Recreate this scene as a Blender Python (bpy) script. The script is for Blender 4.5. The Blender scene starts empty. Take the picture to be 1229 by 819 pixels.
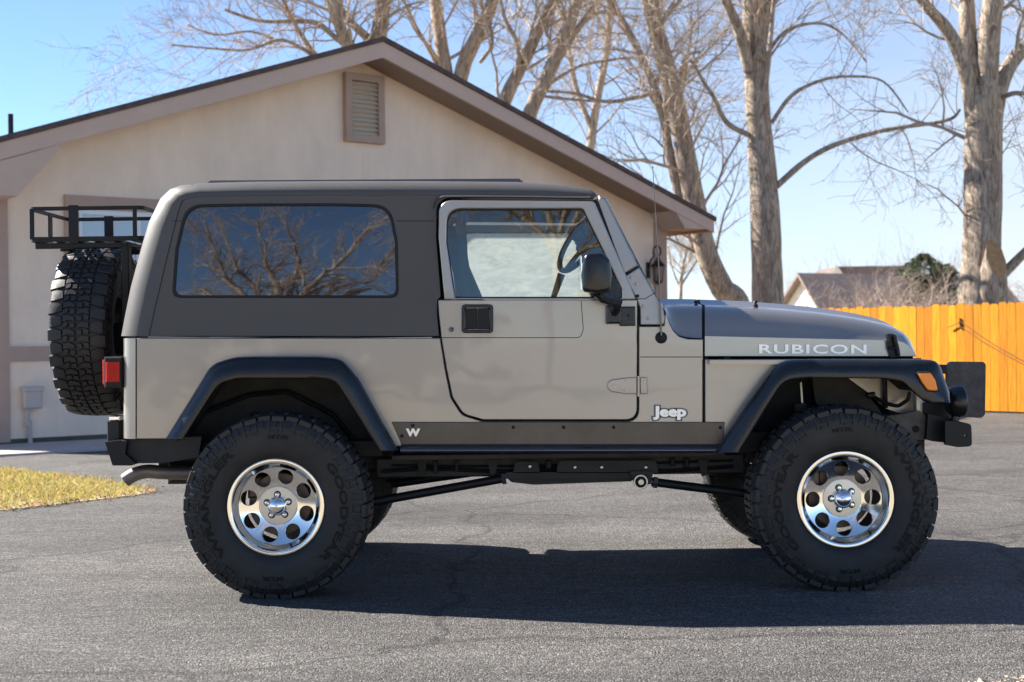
import bpy, bmesh, math, random
from mathutils import Vector, Matrix, noise
from mathutils.geometry import tessellate_polygon

R = math.radians
scene = bpy.context.scene
COL = scene.collection

# ------------------------------------------------------------------ camera, sky, sun, exposure
F, CX, CY = 1707.0, 614.5, 409.5          # focal length and centre of the photograph, in its pixels
HC, ROLL = 1.18, R(0.75)                   # camera height, roll
cam = bpy.data.cameras.new('camera')
cam.sensor_width = 36.0
cam.lens = 50.0
cam.clip_start = 0.05
cam.clip_end = 2000.0
cam.dof.use_dof = True
cam.dof.focus_distance = 6.75
cam.dof.aperture_fstop = 4.0
cam_ob = bpy.data.objects.new('camera', cam)
COL.objects.link(cam_ob)
cam_ob.location = (0, 0, HC)
cam_ob.rotation_euler = (R(90), ROLL, 0)
scene.camera = cam_ob

SUN_DIR = Vector((-1.2, 0.53, 1.0)).normalized()      # towards the sun
world = bpy.data.worlds.new('World')
scene.world = world
world.use_nodes = True
wn = world.node_tree.nodes
wl = world.node_tree.links
bg = wn['Background']
sky = wn.new('ShaderNodeTexSky')
sky.sky_type = 'NISHITA'
sky.sun_disc = False
sky.sun_elevation = math.asin(SUN_DIR.z)
sky.sun_rotation = math.atan2(SUN_DIR.x, SUN_DIR.y)
sky.air_density = 0.8
sky.dust_density = 0.1
sky.ozone_density = 4.0
sky.altitude = 1400
wtc = wn.new('ShaderNodeTexCoord')
sepd = wn.new('ShaderNodeSeparateXYZ')
wl.new(wtc.outputs['Generated'], sepd.inputs[0])
wmap = wn.new('ShaderNodeMapping')
wmap.inputs['Scale'].default_value = (1.5, 1.5, 6.0)
wl.new(wtc.outputs['Generated'], wmap.inputs['Vector'])
wno = wn.new('ShaderNodeTexNoise')
wno.inputs['Scale'].default_value = 2.4
wno.inputs['Detail'].default_value = 7
wno.inputs['Roughness'].default_value = 0.6
wl.new(wmap.outputs['Vector'], wno.inputs['Vector'])


def wmath(op, a, b, c=None):
    m = wn.new('ShaderNodeMath')
    m.operation = op
    m.use_clamp = op in ('MULTIPLY_ADD',)
    for i, q in enumerate((a, b, c)):
        if q is None:
            continue
        if isinstance(q, (int, float)):
            m.inputs[i].default_value = q
        else:
            wl.new(q, m.inputs[i])
    return m.outputs[0]


low = wmath('MULTIPLY_ADD', sepd.outputs['Z'], -2.2, 1.05)              # strongest at the horizon
low = wmath('POWER', low, 1.3)
side_x = wmath('MULTIPLY_ADD', sepd.outputs['X'], 1.4, 0.45)            # thicker towards +X
ahead = wmath('MULTIPLY_ADD', sepd.outputs['Y'], 1.2, 0.1)              # thin veil lies ahead of the camera
veil = wmath('MULTIPLY', wmath('MULTIPLY', low, side_x), ahead)
wisp = wmath('MULTIPLY_ADD', wno.outputs['Fac'], 1.1, 0.35)
veil = wmath('MULTIPLY', veil, wisp)
wmix = wn.new('ShaderNodeMix')
wmix.data_type = 'RGBA'
wl.new(veil, wmix.inputs['Factor'])
wl.new(sky.outputs['Color'], wmix.inputs[6])
wmix.inputs[7].default_value = (4.2, 4.35, 4.5, 1)
wl.new(wmix.outputs[2], bg.inputs['Color'])
bg.inputs['Strength'].default_value = 0.066

sun = bpy.data.lights.new('sun', 'SUN')
sun.energy = 5.0
sun.angle = R(0.5)
sun.color = (1.0, 0.94, 0.85)
sun_ob = bpy.data.objects.new('sun', sun)
COL.objects.link(sun_ob)
sun_ob.rotation_euler = (-SUN_DIR).to_track_quat('-Z', 'Y').to_euler()
sun_ob.location = (-20, 12, 25)

vs = scene.view_settings
vs.view_transform = 'Standard'
vs.look = 'None'
vs.gamma = 1.0
vs.use_curve_mapping = False
vs.exposure = 1.75
scene.cycles.max_bounces = 8
scene.cycles.transparent_max_bounces = 12
scene.cycles.caustics_reflective = False
scene.cycles.caustics_refractive = False
scene.cycles.use_denoising = True

# ------------------------------------------------------------------ measuring: photo pixel -> place
CR, SR = math.cos(ROLL), math.sin(ROLL)


def T(px, py):
    dx, dy = px - CX, CY - py
    return dx * CR + dy * SR, -dx * SR + dy * CR


def P(px, py, D):
    tx, ty = T(px, py)
    return Vector((tx * D / F, D, HC + ty * D / F))


def plane(y0, k=0.0, zb=0.0):
    """the upright (or inward leaning, k) plane y = y0 + k (z - zb)"""
    def f(px, py, off=0.0):
        tx, ty = T(px, py)
        D = (y0 + k * (HC - zb)) / (1 - k * ty / F)
        v = P(px, py, D)
        v.y += off
        return v
    return f


# ------------------------------------------------------------------ materials
def nodes_of(m):
    m.use_nodes = True
    return m.node_tree.nodes, m.node_tree.links


def mat(name, col, rough=0.5, hue=0.0, metal=0.0, spec=0.5, coat=0.0, coat_rough=0.03, var=0.0, vscale=4.0,
        bump=0.0, bscale=60.0, ior=None, rvar=0.0, stretch=None, island=0.0, transl=0.0):
    m = bpy.data.materials.new(name)
    n, l = nodes_of(m)
    b = n['Principled BSDF']
    b.inputs['Roughness'].default_value = rough
    b.inputs['Metallic'].default_value = metal
    b.inputs['Specular IOR Level'].default_value = spec
    b.inputs['Coat Weight'].default_value = coat
    b.inputs['Coat Roughness'].default_value = coat_rough
    if ior:
        b.inputs['IOR'].default_value = ior
    tc = n.new('ShaderNodeTexCoord')
    vec = tc.outputs['Object']
    if stretch:
        mp = n.new('ShaderNodeMapping')
        mp.inputs['Scale'].default_value = stretch
        l.new(vec, mp.inputs['Vector'])
        vec = mp.outputs['Vector']
    csock = None
    if var:
        t = n.new('ShaderNodeTexNoise')
        t.inputs['Scale'].default_value = vscale
        t.inputs['Detail'].default_value = 6
        t.inputs['Roughness'].default_value = 0.65
        l.new(vec, t.inputs['Vector'])
        r = n.new('ShaderNodeValToRGB')
        r.color_ramp.elements[0].position = 0.3
        r.color_ramp.elements[1].position = 0.7
        r.color_ramp.elements[0].color = (*[c * (1 - var) for c in col], 1)
        r.color_ramp.elements[1].color = (*[min(1, c * (1 + var)) for c in col], 1)
        l.new(t.outputs['Fac'], r.inputs['Fac'])
        csock = r.outputs['Color']
        if rvar:
            mr = n.new('ShaderNodeMapRange')
            mr.inputs['To Min'].default_value = max(0, rough - rvar)
            mr.inputs['To Max'].default_value = min(1, rough + rvar)
            l.new(t.outputs['Fac'], mr.inputs['Value'])
            l.new(mr.outputs['Result'], b.inputs['Roughness'])
    else:
        b.inputs['Base Color'].default_value = (*col, 1)
    if island:
        g = n.new('ShaderNodeNewGeometry')
        hs = n.new('ShaderNodeHueSaturation')
        mr = n.new('ShaderNodeMapRange')
        mr.inputs['To Min'].default_value = 1 - island
        mr.inputs['To Max'].default_value = 1 + island
        l.new(g.outputs['Random Per Island'], mr.inputs['Value'])
        l.new(mr.outputs['Result'], hs.inputs['Value'])
        if hue:
            wn_ = n.new('ShaderNodeTexWhiteNoise')
            wn_.noise_dimensions = '1D'
            l.new(g.outputs['Random Per Island'], wn_.inputs['W'])
            mh = n.new('ShaderNodeMapRange')
            mh.inputs['To Min'].default_value = 0.5 - hue
            mh.inputs['To Max'].default_value = 0.5 + hue
            l.new(wn_.outputs['Value'], mh.inputs['Value'])
            l.new(mh.outputs['Result'], hs.inputs['Hue'])
        if csock:
            l.new(csock, hs.inputs['Color'])
        else:
            hs.inputs['Color'].default_value = (*col, 1)
        csock = hs.outputs['Color']
    if csock:
        l.new(csock, b.inputs['Base Color'])
    if bump:
        t2 = n.new('ShaderNodeTexNoise')
        t2.inputs['Scale'].default_value = bscale
        t2.inputs['Detail'].default_value = 4
        l.new(vec, t2.inputs['Vector'])
        bp = n.new('ShaderNodeBump')
        bp.inputs['Strength'].default_value = bump
        bp.inputs['Distance'].default_value = 0.01
        l.new(t2.outputs['Fac'], bp.inputs['Height'])
        l.new(bp.outputs['Normal'], b.inputs['Normal'])
        if coat:
            pass
    if transl:
        tr = n.new('ShaderNodeBsdfTranslucent')
        if csock:
            l.new(csock, tr.inputs['Color'])
        else:
            tr.inputs['Color'].default_value = (*col, 1)
        mx = n.new('ShaderNodeMixShader')
        mx.inputs['Fac'].default_value = transl
        l.new(b.outputs[0], mx.inputs[1])
        l.new(tr.outputs[0], mx.inputs[2])
        l.new(mx.outputs[0], n['Material Output'].inputs['Surface'])
    return m


def wavy(m, strength, scale, dist=0.02):
    """a slow waviness, as in sheet metal and toughened glass"""
    n, l = m.node_tree.nodes, m.node_tree.links
    b = n['Principled BSDF']
    tc = n.new('ShaderNodeTexCoord')
    t = n.new('ShaderNodeTexNoise')
    t.inputs['Scale'].default_value = scale
    t.inputs['Detail'].default_value = 1
    l.new(tc.outputs['Object'], t.inputs['Vector'])
    bp = n.new('ShaderNodeBump')
    bp.inputs['Strength'].default_value = strength
    bp.inputs['Distance'].default_value = dist
    l.new(t.outputs['Fac'], bp.inputs['Height'])
    l.new(bp.outputs['Normal'], b.inputs['Normal'])
    l.new(bp.outputs['Normal'], b.inputs['Coat Normal'])
    return m


M = {}
M['paint'] = wavy(mat('khaki_metallic_paint', (0.40, 0.356, 0.315), rough=0.38, metal=0.72, rvar=0.06, coat=1.0, coat_rough=0.03, var=0.05, vscale=1.5), 0.06, 4.0)
M['hardtop'] = mat('textured_hardtop', (0.070, 0.065, 0.062), rough=0.52, spec=0.5, var=0.06, vscale=3, bump=0.18, bscale=900)
M['flare'] = mat('black_flare_plastic', (0.012, 0.013, 0.015), rough=0.26, spec=0.5, var=0.25, vscale=6, rvar=0.12, bump=0.06, bscale=500)
M['black'] = mat('black_powdercoat', (0.009, 0.009, 0.010), rough=0.45, spec=0.3, var=0.3, vscale=9, rvar=0.1)
M['gap'] = mat('dark_gap', (0.006, 0.006, 0.007), rough=0.7)
M['under'] = mat('dusty_underbody', (0.032, 0.028, 0.025), rough=0.75, var=0.45, vscale=7)
M['frame'] = mat('chassis_paint', (0.018, 0.0165, 0.0155), rough=0.6, var=0.5, vscale=5)
M['rubber'] = mat('tyre_rubber', (0.017, 0.016, 0.016), rough=0.55, spec=0.5, var=0.35, vscale=9, bump=0.12, bscale=220, rvar=0.1)
M['sidewall'] = mat('dusty_sidewall', (0.026, 0.0235, 0.0215), rough=0.60, spec=0.4, var=0.4, vscale=6, bump=0.08, bscale=160)
M['letter'] = mat('tyre_letter_rubber', (0.006, 0.006, 0.006), rough=0.5, spec=0.22)
M['alu'] = mat('polished_aluminium', (0.78, 0.765, 0.74), rough=0.10, metal=1.0)
M['alu_dull'] = mat('machined_aluminium', (0.62, 0.60, 0.57), rough=0.34, metal=1.0, var=0.06, vscale=15)
M['barrel'] = mat('wheel_barrel', (0.05, 0.048, 0.046), rough=0.6, metal=0.3, var=0.2, vscale=8)
M['chrome'] = mat('chrome', (0.85, 0.86, 0.88), rough=0.04, metal=1.0)
M['brake'] = mat('rusty_brake_disc', (0.20, 0.15, 0.115), rough=0.55, metal=0.6, var=0.3, vscale=12)
M['guard'] = mat('bronze_rocker_plate', (0.125, 0.10, 0.076), rough=0.42, metal=0.4, var=0.22, vscale=5, rvar=0.1)
M['steel'] = mat('zinc_steel', (0.55, 0.53, 0.5), rough=0.35, metal=1.0, var=0.15, vscale=30)
M['scratched'] = mat('scratched_dark_plate', (0.055, 0.05, 0.05), rough=0.5, var=0.55, vscale=26, spec=0.4)
M['red'] = mat('red_lens', (0.9, 0.018, 0.015), rough=0.12, transl=0.45, coat=0.5)
M['amber'] = mat('amber_lens', (1.0, 0.25, 0.004), rough=0.15, transl=0.0, coat=0.5)
M['white_decal'] = mat('silver_white_decal', (0.95, 0.92, 0.88), rough=0.38, metal=0.55)
M['grey_decal'] = mat('grey_decal_edge', (0.13, 0.13, 0.135), rough=0.4)
M['seat'] = mat('seat_cloth', (0.10, 0.098, 0.095), rough=0.9, var=0.2, vscale=10)
M['seatpale'] = mat('pale_seat_cover', (0.62, 0.62, 0.58), rough=0.7, var=0.08, vscale=8, bump=0.5, bscale=14)
M['dash'] = mat('dash_plastic', (0.03, 0.03, 0.032), rough=0.6)
M['horn'] = mat('weathered_frame_horn', (0.13, 0.108, 0.09), rough=0.6, var=0.5, vscale=14)
M['mast'] = mat('dark_stainless', (0.16, 0.155, 0.15), rough=0.4, metal=0.9)
M['step'] = mat('gloss_black_step', (0.014, 0.018, 0.026), rough=0.2, spec=0.7, coat=1.0, coat_rough=.12)
M['exhaust'] = mat('exhaust_pipe', (0.21, 0.18, 0.16), rough=0.5, metal=0.8, var=0.3, vscale=8)


def tinted_glass():
    m = mat('privacy_glass', (0.004, 0.006, 0.010), rough=0.012, ior=2.15)
    return wavy(m, 0.10, 3.2, 0.01)


def clear_glass(name, tint, ior, milkiness=0.0):
    m = bpy.data.materials.new(name)
    n, l = nodes_of(m)
    n.remove(n['Principled BSDF'])
    tr = n.new('ShaderNodeBsdfTransparent')
    tr.inputs['Color'].default_value = (*tint, 1)
    gl = n.new('ShaderNodeBsdfGlossy')
    gl.inputs['Roughness'].default_value = 0.01
    fr = n.new('ShaderNodeFresnel')
    fr.inputs['IOR'].default_value = ior
    mx = n.new('ShaderNodeMixShader')
    l.new(fr.outputs[0], mx.inputs['Fac'])
    l.new(tr.outputs[0], mx.inputs[1])
    l.new(gl.outputs[0], mx.inputs[2])
    out = mx.outputs[0]
    if milkiness:
        tl = n.new('ShaderNodeBsdfTranslucent')
        tl.inputs['Color'].default_value = (0.9, 0.9, 0.86, 1)
        tx = n.new('ShaderNodeTexNoise')
        tx.inputs['Scale'].default_value = 7
        tx.inputs['Detail'].default_value = 6
        tx.inputs['Distortion'].default_value = 1.5
        mr = n.new('ShaderNodeMapRange')
        mr.inputs['To Min'].default_value = milkiness * 0.2
        mr.inputs['To Max'].default_value = milkiness * 1.9
        l.new(tx.outputs['Fac'], mr.inputs['Value'])
        m2 = n.new('ShaderNodeMixShader')
        l.new(mr.outputs['Result'], m2.inputs['Fac'])
        l.new(out, m2.inputs[1])
        l.new(tl.outputs[0], m2.inputs[2])
        out = m2.outputs[0]
    l.new(out, n['Material Output'].inputs['Surface'])
    return m


M['tint'] = tinted_glass()
M['glass'] = clear_glass('door_glass', (0.80, 0.84, 0.82), 1.75)
M['glass_milky'] = clear_glass('milky_glass', (0.85, 0.87, 0.84), 1.5, 0.3)  # translucent white mixed in, so the far pane shows a pale glow

M['stucco'] = mat('pale_stucco', (0.87, 0.69, 0.535), rough=0.9, spec=0.2, var=0.10, vscale=1.6, bump=0.5, bscale=45, stretch=(1, 1, 0.4))
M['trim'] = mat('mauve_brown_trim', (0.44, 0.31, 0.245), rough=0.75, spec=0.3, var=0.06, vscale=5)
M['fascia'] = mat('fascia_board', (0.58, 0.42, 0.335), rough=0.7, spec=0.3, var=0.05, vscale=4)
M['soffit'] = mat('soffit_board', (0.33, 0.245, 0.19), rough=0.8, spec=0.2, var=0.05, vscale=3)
M['shingle'] = mat('brown_shingles', (0.11, 0.08, 0.07), rough=0.9, spec=0.2, var=0.35, vscale=12, bump=0.6, bscale=40)
M['louvre'] = mat('cream_louvre', (0.62, 0.54, 0.44), rough=0.7)
M['winframe'] = mat('white_window_frame', (0.75, 0.76, 0.77), rough=0.5)
M['winglass'] = mat('house_window_glass', (0.35, 0.40, 0.44), rough=0.06, ior=1.8)
M['concrete'] = mat('pale_concrete', (0.50, 0.44, 0.40), rough=0.9, spec=0.2, var=0.12, vscale=2.5, bump=0.2, bscale=120)
M['foundation'] = mat('dark_foundation', (0.10, 0.08, 0.07), rough=0.9, var=0.3, vscale=5)
M['utility'] = mat('putty_grey_box', (0.50, 0.44, 0.39), rough=0.6, var=0.04, vscale=6)
M['iron'] = mat('wrought_iron', (0.015, 0.013, 0.012), rough=0.5, metal=0.3)
M['lampglass'] = clear_glass('lantern_glass', (0.9, 0.9, 0.88), 1.5)
M['fence'] = mat('orange_stained_boards', (0.62, 0.245, 0.009), rough=0.72, hue=0.010, spec=0.25, var=0.30, vscale=3.0, stretch=(14, 14, 1.0), island=0.22, bump=0.35, bscale=8)
M['dark_line'] = mat('brown_line', (0.22, 0.095, 0.025), rough=0.8)
M['cutwood'] = mat('sawn_wood', (0.40, 0.235, 0.11), rough=0.9, var=0.25, vscale=10)


def bark(name, a, b_, sc=1.0):
    m = bpy.data.materials.new(name)
    n, l = nodes_of(m)
    b = n['Principled BSDF']
    b.inputs['Roughness'].default_value = 0.95
    b.inputs['Specular IOR Level'].default_value = 0.15
    tc = n.new('ShaderNodeTexCoord')
    mp = n.new('ShaderNodeMapping')
    mp.inputs['Scale'].default_value = (6 * sc, 6 * sc, 1.1 * sc)
    l.new(tc.outputs['Object'], mp.inputs['Vector'])
    t = n.new('ShaderNodeTexNoise')
    t.inputs['Scale'].default_value = 2.6
    t.inputs['Detail'].default_value = 10
    t.inputs['Roughness'].default_value = 0.78
    t.inputs['Distortion'].default_value = 0.9
    l.new(mp.outputs['Vector'], t.inputs['Vector'])
    r = n.new('ShaderNodeValToRGB')
    r.color_ramp.elements[0].position = 0.38
    r.color_ramp.elements[1].position = 0.58
    r.color_ramp.elements[0].color = (*a, 1)
    r.color_ramp.elements[1].color = (*b_, 1)
    l.new(t.outputs['Fac'], r.inputs['Fac'])
    l.new(r.outputs['Color'], b.inputs['Base Color'])
    bp = n.new('ShaderNodeBump')
    bp.inputs['Strength'].default_value = 0.9
    bp.inputs['Distance'].default_value = 0.06
    l.new(t.outputs['Fac'], bp.inputs['Height'])
    l.new(bp.outputs['Normal'], b.inputs['Normal'])
    return m


M['bark'] = bark('cottonwood_bark', (0.15, 0.105, 0.075), (0.60, 0.495, 0.39))
M['twig'] = mat('twig_bark', (0.42, 0.335, 0.26), rough=0.85, spec=0.25, var=0.25, vscale=2)
M['greytwig'] = mat('grey_twig', (0.36, 0.28, 0.235), rough=0.9, spec=0.2, var=0.25, vscale=1)
M['needle'] = mat('evergreen_needles', (0.06, 0.085, 0.04), rough=0.8, spec=0.2, island=0.4, transl=0.15)
M['darkleaf'] = mat('dark_hedge_leaves', (0.028, 0.035, 0.016), rough=0.8, spec=0.2, island=0.5, transl=0.1)
M['grass'] = mat('dry_yellow_grass', (0.40, 0.325, 0.11), rough=0.8, hue=0.035, spec=0.15, island=0.35, transl=0.45)
M['dirt'] = mat('pale_dry_soil', (0.36, 0.315, 0.235), rough=0.95, spec=0.1, var=0.35, vscale=1.2, bump=0.4, bscale=25)
M['gravel'] = mat('pale_gravel', (0.42, 0.36, 0.28), rough=0.9, spec=0.2, island=0.5)
M['leaflitter'] = mat('brown_dead_leaf', (0.25, 0.12, 0.05), rough=0.9, island=0.4)


def asphalt():
    m = bpy.data.materials.new('worn_asphalt')
    n, l = nodes_of(m)
    b = n['Principled BSDF']
    b.inputs['Roughness'].default_value = 0.82
    b.inputs['Specular IOR Level'].default_value = 0.35
    tc = n.new('ShaderNodeTexCoord')
    v = n.new('ShaderNodeTexVoronoi')
    v.inputs['Scale'].default_value = 150
    v.inputs['Randomness'].default_value = 1
    l.new(tc.outputs['Object'], v.inputs['Vector'])
    sep = n.new('ShaderNodeSeparateColor')
    l.new(v.outputs['Color'], sep.inputs['Color'])
    r = n.new('ShaderNodeValToRGB')
    cr = r.color_ramp
    cr.elements[0].position = 0.0
    cr.elements[0].color = (0.026, 0.025, 0.0245, 1)
    cr.elements[1].position = 1.0
    cr.elements[1].color = (0.27, 0.25, 0.232, 1)
    e = cr.elements.new(0.45)
    e.color = (0.088, 0.083, 0.079, 1)
    e = cr.elements.new(0.86)
    e.color = (0.135, 0.127, 0.120, 1)
    l.new(sep.outputs[0], r.inputs['Fac'])
    # worn patches and faint darker sweeps
    t = n.new('ShaderNodeTexNoise')
    t.inputs['Scale'].default_value = 0.55
    t.inputs['Detail'].default_value = 7
    t.inputs['Roughness'].default_value = 0.62
    mp = n.new('ShaderNodeMapping')
    mp.inputs['Scale'].default_value = (0.6, 1.6, 1)
    l.new(tc.outputs['Object'], mp.inputs['Vector'])
    l.new(mp.outputs['Vector'], t.inputs['Vector'])
    mr = n.new('ShaderNodeMapRange')
    mr.inputs['From Min'].default_value = 0.3
    mr.inputs['From Max'].default_value = 0.7
    mr.inputs['To Min'].default_value = 0.58
    mr.inputs['To Max'].default_value = 1.34
    l.new(t.outputs['Fac'], mr.inputs['Value'])
    t3 = n.new('ShaderNodeTexNoise')
    t3.inputs['Scale'].default_value = 9
    t3.inputs['Detail'].default_value = 5
    mp3 = n.new('ShaderNodeMapping')
    mp3.inputs['Scale'].default_value = (0.55, 2.2, 1)
    mp3.inputs['Rotation'].default_value = (0, 0, 0.12)
    l.new(tc.outputs['Object'], mp3.inputs['Vector'])
    l.new(mp3.outputs['Vector'], t3.inputs['Vector'])
    t3.inputs['Roughness'].default_value = 0.7
    mr3 = n.new('ShaderNodeMapRange')
    mr3.inputs['From Min'].default_value = 0.3
    mr3.inputs['From Max'].default_value = 0.7
    mr3.inputs['To Min'].default_value = 0.70
    mr3.inputs['To Max'].default_value = 1.26
    l.new(t3.outputs['Fac'], mr3.inputs['Value'])
    mu = n.new('ShaderNodeMath')
    mu.operation = 'MULTIPLY'
    l.new(mr.outputs['Result'], mu.inputs[0])
    l.new(mr3.outputs['Result'], mu.inputs[1])
    # hairline cracks, and soft oil and tar stains
    vc = n.new('ShaderNodeTexVoronoi')
    vc.feature = 'DISTANCE_TO_EDGE'
    vc.inputs['Scale'].default_value = 0.3
    tw = n.new('ShaderNodeTexNoise')
    tw.inputs['Scale'].default_value = 2.2
    tw.inputs['Detail'].default_value = 6
    l.new(tc.outputs['Object'], tw.inputs['Vector'])
    va = n.new('ShaderNodeVectorMath')
    va.operation = 'MULTIPLY_ADD'
    va.inputs[1].default_value = (.5, .5, .5)
    l.new(tw.outputs['Color'], va.inputs[0])
    l.new(tc.outputs['Object'], va.inputs[2])
    l.new(va.outputs[0], vc.inputs['Vector'])
    mc = n.new('ShaderNodeMapRange')
    mc.inputs['From Min'].default_value = 0.0
    mc.inputs['From Max'].default_value = 0.010
    mc.inputs['To Min'].default_value = 0.5
    mc.inputs['To Max'].default_value = 1.0
    l.new(vc.outputs['Distance'], mc.inputs['Value'])
    ts = n.new('ShaderNodeTexNoise')
    ts.inputs['Scale'].default_value = 1.7
    ts.inputs['Detail'].default_value = 3
    l.new(tc.outputs['Object'], ts.inputs['Vector'])
    ms = n.new('ShaderNodeMapRange')
    ms.inputs['From Min'].default_value = 0.64
    ms.inputs['From Max'].default_value = 0.74
    ms.inputs['To Min'].default_value = 1.0
    ms.inputs['To Max'].default_value = 0.72
    l.new(ts.outputs['Fac'], ms.inputs['Value'])
    mu2 = n.new('ShaderNodeMath')
    mu2.operation = 'MULTIPLY'
    l.new(mc.outputs['Result'], mu2.inputs[0])
    l.new(ms.outputs['Result'], mu2.inputs[1])
    mu3 = n.new('ShaderNodeMath')
    mu3.operation = 'MULTIPLY'
    l.new(mu.outputs[0], mu3.inputs[0])
    l.new(mu2.outputs[0], mu3.inputs[1])
    mu = mu3
    mx = n.new('ShaderNodeMix')
    mx.data_type = 'RGBA'
    mx.blend_type = 'MULTIPLY'
    mx.inputs['Factor'].default_value = 1
    l.new(r.outputs['Color'], mx.inputs[6])
    l.new(mu.outputs[0], mx.inputs[7])
    l.new(mx.outputs[2], b.inputs['Base Color'])
    # stones standing proud
    inv = n.new('ShaderNodeMath')
    inv.operation = 'MULTIPLY_ADD'
    inv.inputs[1].default_value = -1.6
    l.new(v.outputs['Distance'], inv.inputs[0])
    l.new(sep.outputs[1], inv.inputs[2])
    bp = n.new('ShaderNodeBump')
    bp.inputs['Strength'].default_value = 0.75
    bp.inputs['Distance'].default_value = 0.006
    l.new(inv.outputs[0], bp.inputs['Height'])
    bp2 = n.new('ShaderNodeBump')
    bp2.inputs['Strength'].default_value = 0.5
    bp2.inputs['Distance'].default_value = 0.02
    l.new(t3.outputs['Fac'], bp2.inputs['Height'])
    l.new(bp.outputs['Normal'], bp2.inputs['Normal'])
    l.new(bp2.outputs['Normal'], b.inputs['Normal'])
    return m


M['asphalt'] = asphalt()

# ------------------------------------------------------------------ mesh helpers


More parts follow.
